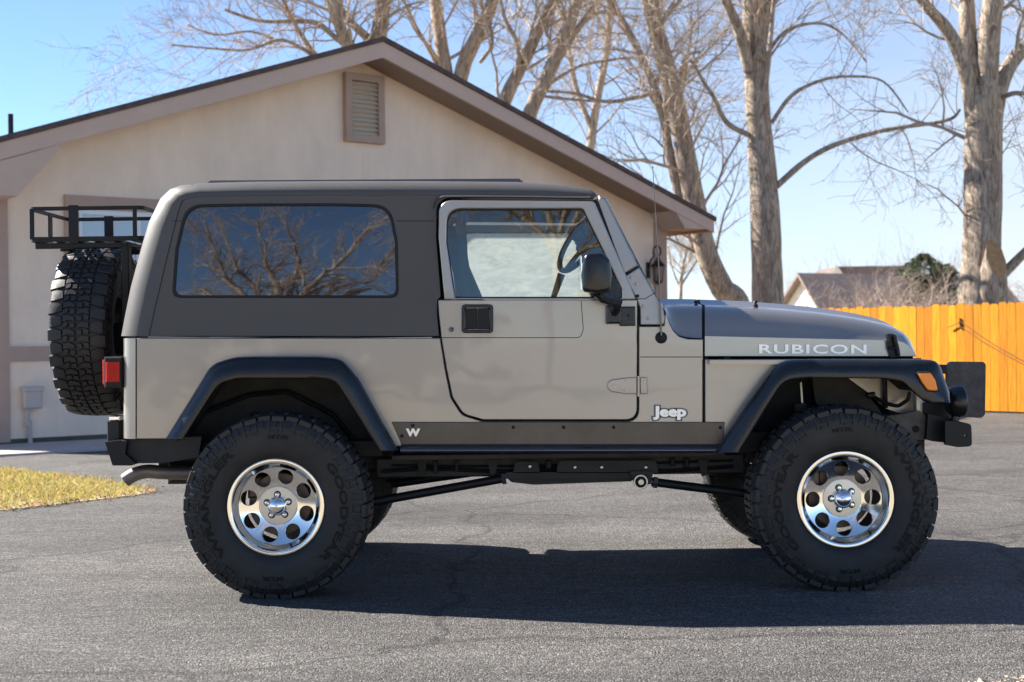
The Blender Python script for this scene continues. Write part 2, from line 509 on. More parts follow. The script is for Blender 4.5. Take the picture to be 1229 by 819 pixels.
class MB:
    """collects shapes, in world space, for ONE mesh object"""

    def __init__(self):
        self.v, self.f, self.mi = [], [], []
        self.cur = 0

    def add(self, verts, faces):
        o = len(self.v)
        self.v.extend([Vector(p) for p in verts])
        self.f.extend([tuple(i + o for i in f) for f in faces])
        self.mi.extend([self.cur] * len(faces))

    def grid(self, rows, close_u=False, close_v=False, flip=False):
        nu, nv = len(rows), len(rows[0])
        fs = []
        for i in range(nu if close_u else nu - 1):
            for j in range(nv if close_v else nv - 1):
                a, b = i * nv + j, i * nv + (j + 1) % nv
                c, d = ((i + 1) % nu) * nv + (j + 1) % nv, ((i + 1) % nu) * nv + j
                fs.append((a, b, c, d) if not flip else (d, c, b, a))
        self.add([p for r in rows for p in r], fs)

    def hexa(self, b, t):
        """a solid between two quads"""
        self.add(list(b) + list(t), [(3, 2, 1, 0), (4, 5, 6, 7), (0, 1, 5, 4), (1, 2, 6, 5), (2, 3, 7, 6), (3, 0, 4, 7)])

    def box(self, lo, hi):
        x0, y0, z0 = lo
        x1, y1, z1 = hi
        self.hexa([(x0, y0, z0), (x1, y0, z0), (x1, y1, z0), (x0, y1, z0)], [(x0, y0, z1), (x1, y0, z1), (x1, y1, z1), (x0, y1, z1)])

    def pbox(self, px0, py0, px1, py1, y0, y1):
        """a block whose near face fills the photo rectangle at depth y0"""
        a, b = P(px0, py1, y0), P(px1, py0, y0)
        self.bbox(a, b, y0, y1)

    def bbox(self, a, b, y0, y1, c=0.004):
        x0, x1 = min(a.x, b.x), max(a.x, b.x)
        z0, z1 = min(a.z, b.z), max(a.z, b.z)
        c = min(c, (x1 - x0) * .3, (z1 - z0) * .3, (y1 - y0) * .3)

        def ring(y, i):
            return [(x0 + i, y, z0 + i), (x1 - i, y, z0 + i), (x1 - i, y, z1 - i), (x0 + i, y, z1 - i)]
        rows = [ring(y0, c), ring(y0 + c, 0), ring(y1 - c, 0), ring(y1, c)]
        self.grid(rows, close_v=True)
        o = len(self.v)
        self.f.append((o - 16, o - 15, o - 14, o - 13))
        self.f.append((o - 1, o - 2, o - 3, o - 4))
        self.mi += [self.cur] * 2

    def tube(self, pts, rad, n=8, caps=True, flat=None):
        """a round bar along pts; rad a number or a list"""
        pts = [Vector(p) for p in pts]
        if not isinstance(rad, (list, tuple)):
            rad = [rad] * len(pts)
        rows = []
        up = None
        for i, p in enumerate(pts):
            d = (pts[min(i + 1, len(pts) - 1)] - pts[max(i - 1, 0)])
            if d.length < 1e-9:
                d = Vector((0, 0, 1))
            d.normalize()
            if up is None:
                up = Vector((0, 0, 1)) if abs(d.z) < .9 else Vector((1, 0, 0))
            s = d.cross(up)
            if s.length < 1e-6:
                s = d.orthogonal()
            s.normalize()
            up = s.cross(d).normalized()
            rows.append([p + (s * math.cos(2 * math.pi * k / n) + up * math.sin(2 * math.pi * k / n)) * rad[i] for k in range(n)])
        self.grid(rows, close_v=True)
        if caps:
            o = len(self.v)
            nn = len(rows) * n
            self.f.append(tuple(range(o - nn, o - nn + n)))
            self.f.append(tuple(range(o - 1, o - 1 - n, -1)))
            self.mi += [self.cur] * 2

    def prism(self, poly, fn0, fn1):
        """poly (2-D) carried to 3-D by fn0 in front and fn1 behind"""
        a = [fn0(*p) for p in poly]
        b = [fn1(*p) for p in poly]
        n = len(poly)
        self.add(a + b, [tuple(range(n)), tuple(range(2 * n - 1, n - 1, -1))] + [(i, i + n, (i + 1) % n + n, (i + 1) % n) for i in range(n)])

    def lathe(self, prof, centre, axis, n=48, a0=0.0):
        """prof = [(radius, along)], turned about axis"""
        axis = Vector(axis).normalized()
        u = axis.orthogonal().normalized()
        w = axis.cross(u)
        rows = []
        for k in range(n):
            t = 2 * math.pi * k / n + a0
            d = u * math.cos(t) + w * math.sin(t)
            rows.append([Vector(centre) + d * r + axis * h for r, h in prof])
        self.grid(rows, close_u=True)

    def build(self, name, material, parent=None, smooth=True, angle=35):
        me = bpy.data.meshes.new(name)
        off = parent_loc(parent)
        me.from_pydata([tuple(p - off) for p in self.v], [], self.f)
        return finish(me, name, material, parent, smooth, angle, self.mi)

    def build_each(self, name, material, parent=None, smooth=True, angle=35):
        """every separate piece as an object of its own"""
        root = list(range(len(self.v)))

        def find(i):
            while root[i] != i:
                root[i] = root[root[i]]
                i = root[i]
            return i
        for f in self.f:
            for i in f[1:]:
                root[find(i)] = find(f[0])
        parts = {}
        for f in self.f:
            parts.setdefault(find(f[0]), []).append(f)
        out = []
        for fs_ in parts.values():
            ids = sorted({i for f in fs_ for i in f})
            new = {i: k for k, i in enumerate(ids)}
            m2 = type(self)()
            m2.add([self.v[i] for i in ids], [tuple(new[i] for i in f) for f in fs_])
            out.append(m2.build(name, material, parent, smooth, angle))
        return out


def parent_loc(parent):
    off = Vector((0, 0, 0))
    q = parent
    while q is not None:
        off = off + Vector(q.location)
        q = q.parent
    return off


def finish(me, name, material, parent, smooth=True, angle=35, mi=None):
    bm = bmesh.new()
    bm.from_mesh(me)
    bmesh.ops.remove_doubles(bm, verts=bm.verts, dist=1e-5) if len(bm.verts) < 60000 else None
    if len(bm.verts) < 60000:
        bmesh.ops.recalc_face_normals(bm, faces=bm.faces)
    bm.to_mesh(me)
    bm.free()
    for m in (material if isinstance(material, (list, tuple)) else [material]):
        me.materials.append(m)
    if mi and len(mi) == len(me.polygons) and max(mi) > 0:
        me.polygons.foreach_set('material_index', mi)
    if smooth:
        me.polygons.foreach_set('use_smooth', [True] * len(me.polygons))
        me.set_sharp_from_angle(angle=R(angle))
    o = bpy.data.objects.new(name, me)
    COL.objects.link(o)
    if parent is not None:
        o.parent = parent
    return o


def tag(o, label=None, cat=None, group=None, kind=None):
    if label:
        o['label'] = label
    if cat:
        o['category'] = cat
    if group:
        o['group'] = group
    if kind:
        o['kind'] = kind
    return o


def empty(name, loc, label, cat, group=None, rz=0.0):
    o = bpy.data.objects.new(name, None)
    o.empty_display_size = 0.2
    COL.objects.link(o)
    o.location = loc
    o.rotation_euler = (0, 0, rz)
    return tag(o, label, cat, group)


def rounded(pts, seg=6, closed=True):
    """pts = [(x, y, radius)]: a polygon with its corners rounded"""
    out = []
    n = len(pts)
    for i, q in enumerate(pts):
        x, y = q[0], q[1]
        r = q[2] if len(q) > 2 else 0
        if not closed and i in (0, n - 1) or r <= 0:
            out.append((x, y))
            continue
        p = Vector((x, y))
        a, b = Vector(pts[i - 1][:2]) - p, Vector(pts[(i + 1) % n][:2]) - p
        la, lb = a.length, b.length
        if la < 1e-6 or lb < 1e-6 or a.angle(b) > 3.13 or a.angle(b) < .02:
            out.append((x, y))
            continue
        a.normalize()
        b.normalize()
        ang = a.angle(b)
        d = min(r / math.tan(ang / 2), la * .49, lb * .49)
        p0, p1 = p + a * d, p + b * d
        for k in range(seg + 1):
            t = k / seg
            q2 = p0 * (1 - t) ** 2 + p * 2 * t * (1 - t) + p1 * t * t
            out.append((q2.x, q2.y))
    return out


def resample(pts, n):
    pts = [Vector(p) for p in pts]
    L = [0.0]
    for a, b in zip(pts, pts[1:]):
        L.append(L[-1] + (b - a).length)
    out = []
    j = 0
    for i in range(n):
        t = L[-1] * i / (n - 1)
        while j < len(L) - 2 and L[j + 1] < t:
            j += 1
        s = (t - L[j]) / max(1e-9, L[j + 1] - L[j])
        out.append(pts[j].lerp(pts[j + 1], min(1, max(0, s))))
    return out


def catmull(pts, seg=5):
    pts = [Vector(p) for p in pts]
    if len(pts) < 3:
        return pts
    out = []
    for i in range(len(pts) - 1):
        p0, p1, p2, p3 = pts[max(i - 1, 0)], pts[i], pts[i + 1], pts[min(i + 2, len(pts) - 1)]
        for k in range(seg):
            t = k / seg
            out.append(.5 * ((2 * p1) + (p2 - p0) * t + (2 * p0 - 5 * p1 + 4 * p2 - p3) * t * t + (3 * p1 - p0 - 3 * p2 + p3) * t ** 3))
    out.append(pts[-1])
    return out


def offset_loop(loop, d):
    """move a loop to its left by d (loop in x right, y up)"""
    n = len(loop)
    out = []
    for i in range(n):
        a, p, b = Vector(loop[i - 1]), Vector(loop[i]), Vector(loop[(i + 1) % n])
        e1, e2 = (p - a), (b - p)
        if e1.length < 1e-6 or e2.length < 1e-6:
            out.append(tuple(p))
            continue
        e1.normalize()
        e2.normalize()
        n1, n2 = Vector((-e1.y, e1.x)), Vector((-e2.y, e2.x))
        m = n1 + n2
        if m.length < 1e-3:
            m = n1.copy()
        m.normalize()
        s = d / max(.35, m.dot(n1))
        out.append(tuple(p + m * s))
    return out


def area(loop):
    return .5 * sum(loop[i - 1][0] * loop[i][1] - loop[i][0] * loop[i - 1][1] for i in range(len(loop)))


def panel(name, material, parent, outer, holes, fn, t=0.03, c=1.0, cdepth=None, angle=35, build=True):
    """a sheet part: outline and holes in photo pixels, carried to 3-D by fn(px, py, depth)"""
    if cdepth is None:
        cdepth = c * 0.004
    bm = bmesh.new()
    off = parent_loc(parent)
    loops = []
    for i, lp in enumerate([outer] + list(holes)):
        q = [(x, -y) for x, y in lp]
        q = [p for k, p in enumerate(q) if (Vector(p) - Vector(q[k - 1])).length > 1e-4]
        if (area(q) > 0) != (i == 0):
            q.reverse()
        loops.append(q)
    fr_rings, bk_rings, fr_loops = [], [], []
    for q in loops:
        rings = []
        for lp, dep in ((offset_loop(q, c), 0.0), (q, cdepth), (q, t)):
            rings.append([bm.verts.new(fn(x, -y, dep) - off) for x, y in lp])
        n = len(q)
        for ra, rb in zip(rings, rings[1:]):
            for k in range(n):
                bm.faces.new((ra[k], ra[(k + 1) % n], rb[(k + 1) % n], rb[k]))
        fr_rings.append(rings[0])
        bk_rings.append(rings[-1])
        fr_loops.append(offset_loop(q, c))
    for ring_set, lps in ((fr_rings, fr_loops), (bk_rings, loops)):
        flat = [v for r_ in ring_set for v in r_]
        for tri in tessellate_polygon([[Vector((x, y, 0)) for x, y in q] for q in lps]):
            if len(set(tri)) == 3:
                try:
                    bm.faces.new([flat[k] for k in tri])
                except ValueError:
                    pass
    bmesh.ops.recalc_face_normals(bm, faces=bm.faces)
    me = bpy.data.meshes.new(name)
    bm.to_mesh(me)
    bm.free()
    return finish(me, name, material, parent, True, angle)


def text_flat(s, bold=0.0, space=1.0):
    cu = bpy.data.curves.new('lettering', 'FONT')
    cu.body = s
    cu.offset = bold
    cu.space_character = space
    cu.resolution_u = 3
    o = bpy.data.objects.new('lettering', cu)
    COL.objects.link(o)
    dg = bpy.context.evaluated_depsgraph_get()
    me = bpy.data.meshes.new_from_object(o.evaluated_get(dg))
    vs_ = [v.co.copy() for v in me.vertices]
    fs_ = [tuple(p.vertices) for p in me.polygons]
    bpy.data.objects.remove(o)
    bpy.data.curves.remove(cu)
    bpy.data.meshes.remove(me)
    return vs_, fs_


def lettering(name, s, px0, py0, px1, py1, fn, material, parent, bold=0.0, lift=-0.0015, ref=None, space=1.0):
    vs_, fs_ = text_flat(s, bold, space)
    r_ = text_flat(s, ref)[0] if ref is not None else vs_
    x0, x1 = min(v.x for v in r_), max(v.x for v in r_)
    y0, y1 = min(v.y for v in r_), max(v.y for v in r_)
    mb = MB()
    mb.add([fn(px0 + (v.x - x0) / (x1 - x0) * (px1 - px0), py1 + (v.y - y0) / (y1 - y0) * (py0 - py1), lift) for v in vs_], fs_)
    me_o = mb.build(name, material, parent, smooth=False)
    return me_o


def mirror_copy(o, parent):
    """the same part on the vehicle's other side"""
    c = o.copy()
    COL.objects.link(c)
    c.parent = parent
    c.scale = (1, -1, 1)
    return c


# ------------------------------------------------------------------ setting: ground, driveway, grass
mb = MB()
mb.add([(-400, -300, 0), (400, -300, 0), (400, 600, 0), (-400, 600, 0)], [(0, 1, 2, 3)])
tag(mb.build('ground', M['dirt'], smooth=False), kind='structure')
mb = MB()
poly = [(-30, 3.9), (-6, 4.15), (1.2, 4.55), (1.9, 4.86), (3.0, 5.1), (8, 6.3), (40, 9.0), (40, 14), (12, 22.5), (6.2, 27.8), (3.2, 24), (-6.0, 18.6), (-7.3, 16.2), (-30, 13.2)]
mb.add([(x, y, 0.004) for x, y in poly], [tuple(range(len(poly)))])
tag(mb.build('driveway', M['asphalt'], smooth=False), kind='structure')

rng = random.Random(5)
# grass patch: a lens of soil with blades
G0, G1, G2, G3 = P(-60, 564, 13.6), P(180, 590, 11.45), P(0, 613, 10.3), P(-120, 622, 10.1)
gp = [Vector((p.x, p.y, 0)) for p in (P(-160, 560, 13.9), P(0, 567, 13.4), P(60, 572, 13.0), P(120, 580, 12.2), P(165, 587, 11.7), P(182, 591, 11.4), P(160, 595, 11.15), P(90, 603, 10.75), P(0, 613, 10.35), P(-160, 625, 10.1))]
# depths above follow the ground: recompute each point on z = 0
gpx = [(-160, 558), (0, 566), (60, 571), (120, 579), (165, 587), (182, 592), (160, 596), (90, 604), (0, 614), (-160, 630)]


def on_ground(px, py, z=0.0):
    tx, ty = T(px, py)
    D = (z - HC) * F / ty
    return Vector((tx * D / F, D, z))


gp = [on_ground(*p) for p in gpx]
mb = MB()
mb.add([(p.x, p.y, 0.009) for p in gp], [tuple(range(len(gp)))])
tag(mb.build('grass_soil', M['dirt'], smooth=False), kind='structure')


def inside(p, poly):
    c = False
    for i in range(len(poly)):
        a, b = poly[i - 1], poly[i]
        if (a.y > p[1]) != (b.y > p[1]) and p[0] < (b.x - a.x) * (p[1] - a.y) / (b.y - a.y) + a.x:
            c = not c
    return c


mb = MB()
xs = [p.x for p in gp]
ys = [p.y for p in gp]
n_ = 0
while n_ < 16000:
    x, y = rng.uniform(min(xs), max(xs)), rng.uniform(min(ys), max(ys))
    if not inside((x + rng.gauss(0, .06), y + rng.gauss(0, .04 if rng.random() < .75 else .13)), gp):
        continue
    if noise.noise(Vector((x * 3, y * 3, 0))) < rng.uniform(-.9, .1):
        pass
    h = rng.uniform(.02, .065) * (1 + .5 * noise.noise(Vector((x * 2, y * 2, 3))))
    a = rng.uniform(0, 6.28)
    w = rng.uniform(.003, .006)
    lx, ly = rng.gauss(0, .03), rng.gauss(0, .03)
    dx, dy = math.cos(a) * w, math.sin(a) * w
    mb.add([(x - dx, y - dy, .007), (x + dx, y + dy, .007), (x + lx * .5 + dx * .7, y + ly * .5 + dy * .7, h * .7), (x + lx * .5 - dx * .7, y + ly * .5 - dy * .7, h * .7), (x + lx * 1.3, y + ly * 1.3, h)],
           [(0, 1, 2, 3), (3, 2, 4)])
    n_ += 1
tag(mb.build('grass', M['grass'], smooth=False), 'short dry yellow-green grass growing in the tapering verge beside the driveway', 'grass', kind='stuff')
mb = MB()
for i in range(90):
    t = rng.random()
    k = rng.choice([4, 5, 6, 7, 7, 7])
    a, b = gp[k], gp[k + 1]
    p = a.lerp(b, t) + Vector((rng.gauss(0, .06), rng.gauss(-.02, .07), 0))
    s = rng.uniform(.012, .03)
    a = rng.uniform(0, 6.28)
    u, w = Vector((math.cos(a), math.sin(a), rng.uniform(-.3, .5))) * s, Vector((-math.sin(a), math.cos(a), rng.uniform(-.2, .5))) * s * .6
    p.z = .028
    mb.add([p - u, p - w, p + u, p + w], [(0, 1, 2, 3)])
tag(mb.build('leaf_litter', M['leaflitter'], smooth=False), 'scattered dead brown leaves along the edge of the grass', 'dead leaves', kind='stuff')

# pale gravel at the driveway's near edge
mb = MB()
q0 = on_ground(1178, 822)
for i in range(1500):
    x, y = q0.x + rng.uniform(-.05, 1.3), q0.y + rng.uniform(-.7, .25)
    if y > q0.y + .03 + (x - q0.x) * .2 + rng.gauss(0, .02):
        continue
    s = rng.uniform(.006, .017)
    vv = [Vector((x, y, .004 + s * .35)) + Vector((rng.uniform(-1, 1), rng.uniform(-1, 1), rng.uniform(-.2, .9))).normalized() * s for _ in range(6)]
    mb.add(vv, [(0, 1, 2), (0, 2, 3), (0, 3, 4), (0, 4, 5), (1, 2, 5), (2, 3, 5), (3, 4, 1), (1, 4, 5)])
tag(mb.build('gravel', M['gravel'], smooth=False), 'pale loose gravel along the near edge of the asphalt', 'gravel', kind='stuff')

# ------------------------------------------------------------------ house
HA = R(38)
HL = Vector((-6.54, 16.6, 0))
he, hn = Vector((math.cos(HA), math.sin(HA), 0)), Vector((-math.sin(HA), math.cos(HA), 0))


def HW(px, py, v=0.0):
    """photo pixel -> (u, z) on the gable wall (v = 0) or a plane in front of it"""
    tx, ty = T(px, py)
    d = Vector((tx / F, 1, ty / F))
    t = (HL + hn * v).dot(hn) / d.dot(hn)
    p = d * t
    return (p - HL).dot(he), HC + p.z


house = empty('house', HL, 'single-storey stucco house with brown trim and a wide gable behind the vehicle', 'house', rz=HA)


class HB(MB):
    def build(self, name, material, parent=None, smooth=True, angle=35):
        me = bpy.data.meshes.new(name)
        me.from_pydata([tuple(p) for p in self.v], [], self.f)
        return finish(me, name, material, parent, smooth, angle, self.mi)


OV = -0.6
ua, za = HW(460, 50, OV)
ur, zr = HW(857, 265, OV)          # top of the right-hand eave tip
slope = (za - zr) / (ur - ua)
ul = 2 * ua - ur
u1 = HW(798, 300)[0]
u0 = 2 * ua - u1
BACK = 11.0


def roof_z(u):
    return za - abs(u - ua) * slope


# wall: a pentagon carried back
RT = 0.172
hb = HB()
hb.prism([(u0, 0), (u1, 0), (u1, roof_z(u1) - RT), (ua, za - RT), (u0, roof_z(u0) - RT)], lambda u, z: Vector((u, 0, z)), lambda u, z: Vector((u, BACK, z)))
hb.build('wall', M['stucco'], house, smooth=False)
# roof: two shingled slopes
hb = HB()
for s in (-1, 1):
    ue = ua + s * (ur - ua + .03)
    ze = roof_z(ue)
    hb.prism([(ua, za + .07), (ua, za), (ue, ze), (ue, ze + .07)], lambda u, z: Vector((u, OV - .03, z)), lambda u, z: Vector((u, BACK + .5, z)))
rf = hb.build('roof', M['shingle'], house, smooth=False)
# rake boards
for s in (-1, 1):
    hb = HB()
    ue = ua + s * (ur - ua)
    hb.prism([(ua, za - .003), (ua, za - .22), (ue, roof_z(ue) - .20), (ue, roof_z(ue) - .003)], lambda u, z: Vector((u, OV, z)), lambda u, z: Vector((u, OV + .05, z)))
    hb.build('rake_board', M['fascia'], house, smooth=False)
    hb = HB()
    hb.prism([(ua - s * .0, za - .16), (ua, za - .19), (ue, roof_z(ue) - .17), (ue, roof_z(ue) - .14)], lambda u, z: Vector((u, OV + .05, z)), lambda u, z: Vector((u, -.002, z)))
    # soffit along the side eave
    ui = u1 if s > 0 else u0
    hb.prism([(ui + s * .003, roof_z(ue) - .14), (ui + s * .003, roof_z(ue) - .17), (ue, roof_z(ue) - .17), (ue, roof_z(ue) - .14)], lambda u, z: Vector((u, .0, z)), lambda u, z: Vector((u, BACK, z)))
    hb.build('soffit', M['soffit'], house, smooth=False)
    hb = HB()
    hb.prism([(ue - s * .03, roof_z(ue) - .19), (ue, roof_z(ue) - .19), (ue, roof_z(ue) - .003), (ue - s * .03, roof_z(ue) - .003)], lambda u, z: Vector((u, OV + .052, z)), lambda u, z: Vector((u, BACK + .4, z)))
    hb.build('eave_board', M['fascia'], house, smooth=False)
    # boxed eave return
    hb = HB()
    pts = [HW(809, 249, OV), HW(856, 275, OV), HW(823, 274, OV)]
    if s < 0:
        k1, k2 = HW(76, 172, OV), HW(22, 235, OV)
        pts = [k1, (ul + .02, roof_z(ul) - .20), (ul + .02, k2[1]), k2]
    hb.prism(pts, lambda u, z: Vector((u, OV + .01, z - .005)), lambda u, z: Vector((u, -.001 if s > 0 else -.001, z - .005)))
    hb.build('eave_return', M['fascia'], house, smooth=False)

# gable vent
vu0, vz0 = HW(412, 170)
vu1, vz1 = HW(457.5, 93)
vent = HB()
fw = .10
for a, b, c, d in ((vu0, vu0 + fw, vz0, vz1), (vu1 - fw, vu1, vz0, vz1), (vu0 + fw, vu1 - fw, vz0, vz0 + fw), (vu0 + fw, vu1 - fw, vz1 - fw, vz1)):
    vent.box((a, -.09, c), (b, .01, d))
vf = vent.build('gable_vent', M['trim'], house, smooth=False)
hb = HB()
nsl = 12
for i in range(nsl):
    z = vz0 + fw + (vz1 - vz0 - 2 * fw) * (i + .1) / nsl
    h = (vz1 - vz0 - 2 * fw) / nsl
    hb.hexa([(vu0 + fw, -.075, z), (vu1 - fw, -.075, z), (vu1 - fw, -.060, z), (vu0 + fw, -.060, z)], [(vu0 + fw, -.012, z + h * .85), (vu1 - fw, -.012, z + h * .85), (vu1 - fw, .002, z + h * .85), (vu0 + fw, .002, z + h * .85)])
hb.build('louvre', M['louvre'], vf, smooth=False)

# control joint in the stucco, above and below the vent
hb = HB()
ju = HW(436, 180)[0]
hb.box((ju - .008, -.004, HW(436, 416)[1]), (ju + .008, .01, vz0 - .003))
hb.box((ju - .008, -.004, vz1 + .003), (ju + .008, .01, roof_z(ju) - RT))
hb.build_each('wall_joint', M['stucco'], house, smooth=False)
# trim band, corner boards, plinth
bz1, bz0 = HW(30, 416)[1], HW(30, 434)[1]
hb = HB()
hb.box((u0 + .12, -.03, bz0), (u1 - .16, .01, bz1))
hb.build('trim_band', M['trim'], house, smooth=False)
cu = HW(10, 400)[0]
for a, b in ((u0 - .02, cu), (HW(785, 320)[0], u1 + .015)):
    hb = HB()
    hb.box((a, -.033, .05), (b, .12, roof_z(a) - RT - .02 if a < ua else roof_z(b) - RT - .02))
    hb.build('corner_board', M['trim'], house, smooth=False)
hb = HB()
hb.box((u0 - .005, -.012, -.02), (u1 + .005, BACK + .005, .085))
hb.build('plinth', M['foundation'], house, smooth=False)
# window with its trim
wu0, wz1 = HW(76, 234)
wz0 = bz1 + .004
wu1 = wu0 + 1.9
hb = HB()
tw = .17
hb.box((wu0, -.05, wz0), (wu0 + tw, .01, wz1))
hb.box((wu1 - tw, -.05, wz0), (wu1, .01, wz1))
hb.box((wu0 + tw, -.05, wz1 - tw), (wu1 - tw, .01, wz1))
hb.box((wu0 + tw, -.05, wz0), (wu1 - tw, .01, wz0 + tw * .7))
wtr = hb.build('window', M['trim'], house, smooth=False)
hb = HB()
a0, a1, c0, c1 = wu0 + tw, wu1 - tw, wz0 + tw * .7, wz1 - tw
mid = (a0 + a1) / 2
for a, b, c, d in ((a0, a0 + .05, c0, c1), (a1 - .05, a1, c0, c1), (mid - .03, mid + .03, c0, c1), (a0 + .05, mid - .03, c1 - .06, c1), (mid + .03, a1 - .05, c1 - .06, c1), (a0 + .05, mid - .03, c0, c0 + .05), (mid + .03, a1 - .05, c0, c0 + .05)):
    hb.box((a, -.035, c), (b, -.004, d))
hb.build('window_frame', M['winframe'], wtr, smooth=False)
hb = HB()
hb.box((a0 + .05, -.012, c0 + .05), (mid - .03, -.006, c1 - .06))
hb.box((mid + .03, -.012, c0 + .05), (a1 - .05, -.006, c1 - .06))
hb.build('pane', M['winglass'], wtr, smooth=False)
# utility box and its conduit
mu0, mz0 = HW(25, 491)
mu1, mz1 = HW(47, 465)
hb = HB()
hb.bbox(Vector((mu0, 0, mz0)), Vector((mu1, 0, mz1)), -.12, .005, .02)
hb.bbox(Vector((mu0 - .012, 0, mz1 - .05)), Vector((mu1 + .012, 0, mz1 + .012)), -.135, .004, .01)
mbx = hb.build('utility_box', M['utility'], house)
hb = HB()
cx_, = (mu0 + (mu1 - mu0) * .28,)
hb.tube([(cx_, -.05, mz0 + .01), (cx_ - .01, -.05, mz0 - .2), (cx_ + .02, -.05, .3), (cx_ + .03, -.045, 0.0)], .028, 10)
hb.build('conduit', M['utility'], mbx)
# wall lantern
lu, lz = HW(782, 327)
hb = HB()
hb.bbox(Vector((lu - .13, 0, lz - .10)), Vector((lu - .05, 0, lz + .16)), -.03, .004, .01)
pts = []
for k in range(15):
    a = -.6 + k / 14 * 5.2
    r = .12 - .055 * k / 14
    pts.append((lu - .02 - r * math.cos(a) * .9 + .03, -.14 - .0 * k, lz + .33 + r * math.sin(a)))
hb.tube([(lu - .09, -.02, lz + .08), (lu - .10, -.10, lz + .2)] + pts, .014, 6)
hb.tube([(lu + .02, -.14, lz + .33), (lu + .02, -.14, lz + .22)], .008, 6)
hb.lathe([(.0, .25), (.03, .235), (.035, .2), (.06, .17), (.115, .11), (.125, .095), (.1, .09)], (lu + .02, -.14, lz), (0, 0, 1), 8)
hb.lathe([(.1, .09), (.09, .09), (0.0, .1)], (lu + .02, -.14, lz), (0, 0, 1), 8)
hb.lathe([(0, -.22), (.03, -.2), (.07, -.17), (.072, -.15), (0, -.15)], (lu + .02, -.14, lz), (0, 0, 1), 8)
for k in range(6):
    a = k * math.pi / 3
    hb.tube([(lu + .02 + .1 * math.cos(a), -.14 + .1 * math.sin(a), lz + .09), (lu + .02 + .07 * math.cos(a), -.14 + .07 * math.sin(a), lz - .16)], .008, 4)
hb.lathe([(.015, -.15), (.02, -.05), (0, -.04)], (lu + .02, -.14, lz), (0, 0, 1), 8)
lan = hb.build('wall_lantern', M['iron'], house)
hb = HB()
hb.lathe([(.092, .085), (.065, -.15)], (lu + .02, -.14, lz), (0, 0, 1), 6)
hb.build('lantern_glass', M['lampglass'], lan, smooth=False)
# vent pipe on the roof
pu, pz = HW(13, 166, 2.0)
hb = HB()
hb.tube([(pu, 2.0, roof_z(pu) - .1), (pu, 2.0, roof_z(pu) + .42)], .035, 10)
hb.build('vent_pipe', M['iron'], house)

# concrete walk along the wall
mb = MB()
q = [HL + he * a + hn * b for a, b in ((-3, -1.62), (4.2, -1.62), (4.2, -.02), (-3, -.02))]
mb.hexa([Vector((p.x, p.y, -.05)) for p in q], [Vector((p.x, p.y, .03)) for p in q])
tag(mb.build('walkway', M['concrete'], smooth=False), kind='structure')

# ------------------------------------------------------------------ fence
fa = P(1275, 440, 20.6)
fb = P(985, 440, 23.9)
fdir = Vector((fb.x - fa.x, fb.y - fa.y, 0)).normalized()
fnor = Vector((-fdir.y, fdir.x, 0))
if fnor.y > 0:
    fnor = -fnor
fence = empty('fence', (fa.x, fa.y, 0), 'tall orange-stained wooden board fence at the end of the driveway', 'fence')
mb = MB()
fs = Vector((fa.x, fa.y, 0)) - fdir * 4.0
nb = 95
for i in range(nb):
    w = .138
    a = fs + fdir * (i * .143)
    b = a + fdir * w
    h = 1.655 + rng.gauss(0, .011)
    t = fnor * (.018 + rng.uniform(-.003, .003))
    ear = .028
    pl = [(a, .03), (b, .03), (b, h - ear), (b - fdir * .025, h), (a + fdir * .025, h), (a, h - ear)]
    mb.prism(pl, lambda p, z, t=t: Vector((p.x, p.y, z)) + t, lambda p, z: Vector((p.x, p.y, z)))
mb.build('boards', M['fence'], fence, smooth=False)
for z in (.35, .95, 1.45):
    m2 = MB()
    a, b = fs - fnor * .002, fs + fdir * nb * .143 - fnor * .002
    m2.hexa([Vector((p.x, p.y, z)) for p in (a, b, b - fnor * .04, a - fnor * .04)], [Vector((p.x, p.y, z + .09)) for p in (a, b, b - fnor * .04, a - fnor * .04)])
    m2.build('rail', M['fence'], fence, smooth=False)
for i in range(0, 7):
    p = fs + fdir * (.3 + i * 2.2) - fnor * .10
    m2 = MB()
    m2.box((p.x - .045, p.y - .045, 0), (p.x + .045, p.y + .045, 1.6))
    m2.build('post', M['fence'], fence, smooth=False)


def on_fence(px, py, off=.03):
    tx, ty = T(px, py)
    d = Vector((tx / F, 1, ty / F))
    o = Vector((fa.x, fa.y, 0)) + fnor * off
    t = o.dot(fnor) / d.dot(fnor)
    return Vector((0, 0, HC)) + d * t


mb = MB()  # thin dark tubes laid as a slanting double line on the boards
mb.tube([on_fence(1137, 393, .06), on_fence(1143, 391, .05), on_fence(1151, 387, .05)], .008, 6)
mb.tube([on_fence(1152, 382, .03), on_fence(1153, 394, .03)], .014, 6)
mb.tube([on_fence(1153, 386), on_fence(1175, 402), on_fence(1200, 418, .02), on_fence(1235, 437, .03), on_fence(1290, 466)], .008, 5)
mb.tube([on_fence(1153, 392), on_fence(1178, 409), on_fence(1205, 425, .02), on_fence(1290, 470)], .007, 5)
tag(mb.build('dark_line', M['dark_line']), 'dark doubled line slanting across the orange board fence from a hook', 'dark_line')

# ------------------------------------------------------------------ trees
UP = Vector((0, 0, 1))


def rand_perp(d, rg):
    v = Vector((rg.gauss(0, 1), rg.gauss(0, 1), rg.gauss(0, 1)))
    v = v - d * v.dot(d)
    return v.normalized() if v.length > 1e-4 else d.orthogonal().normalized()


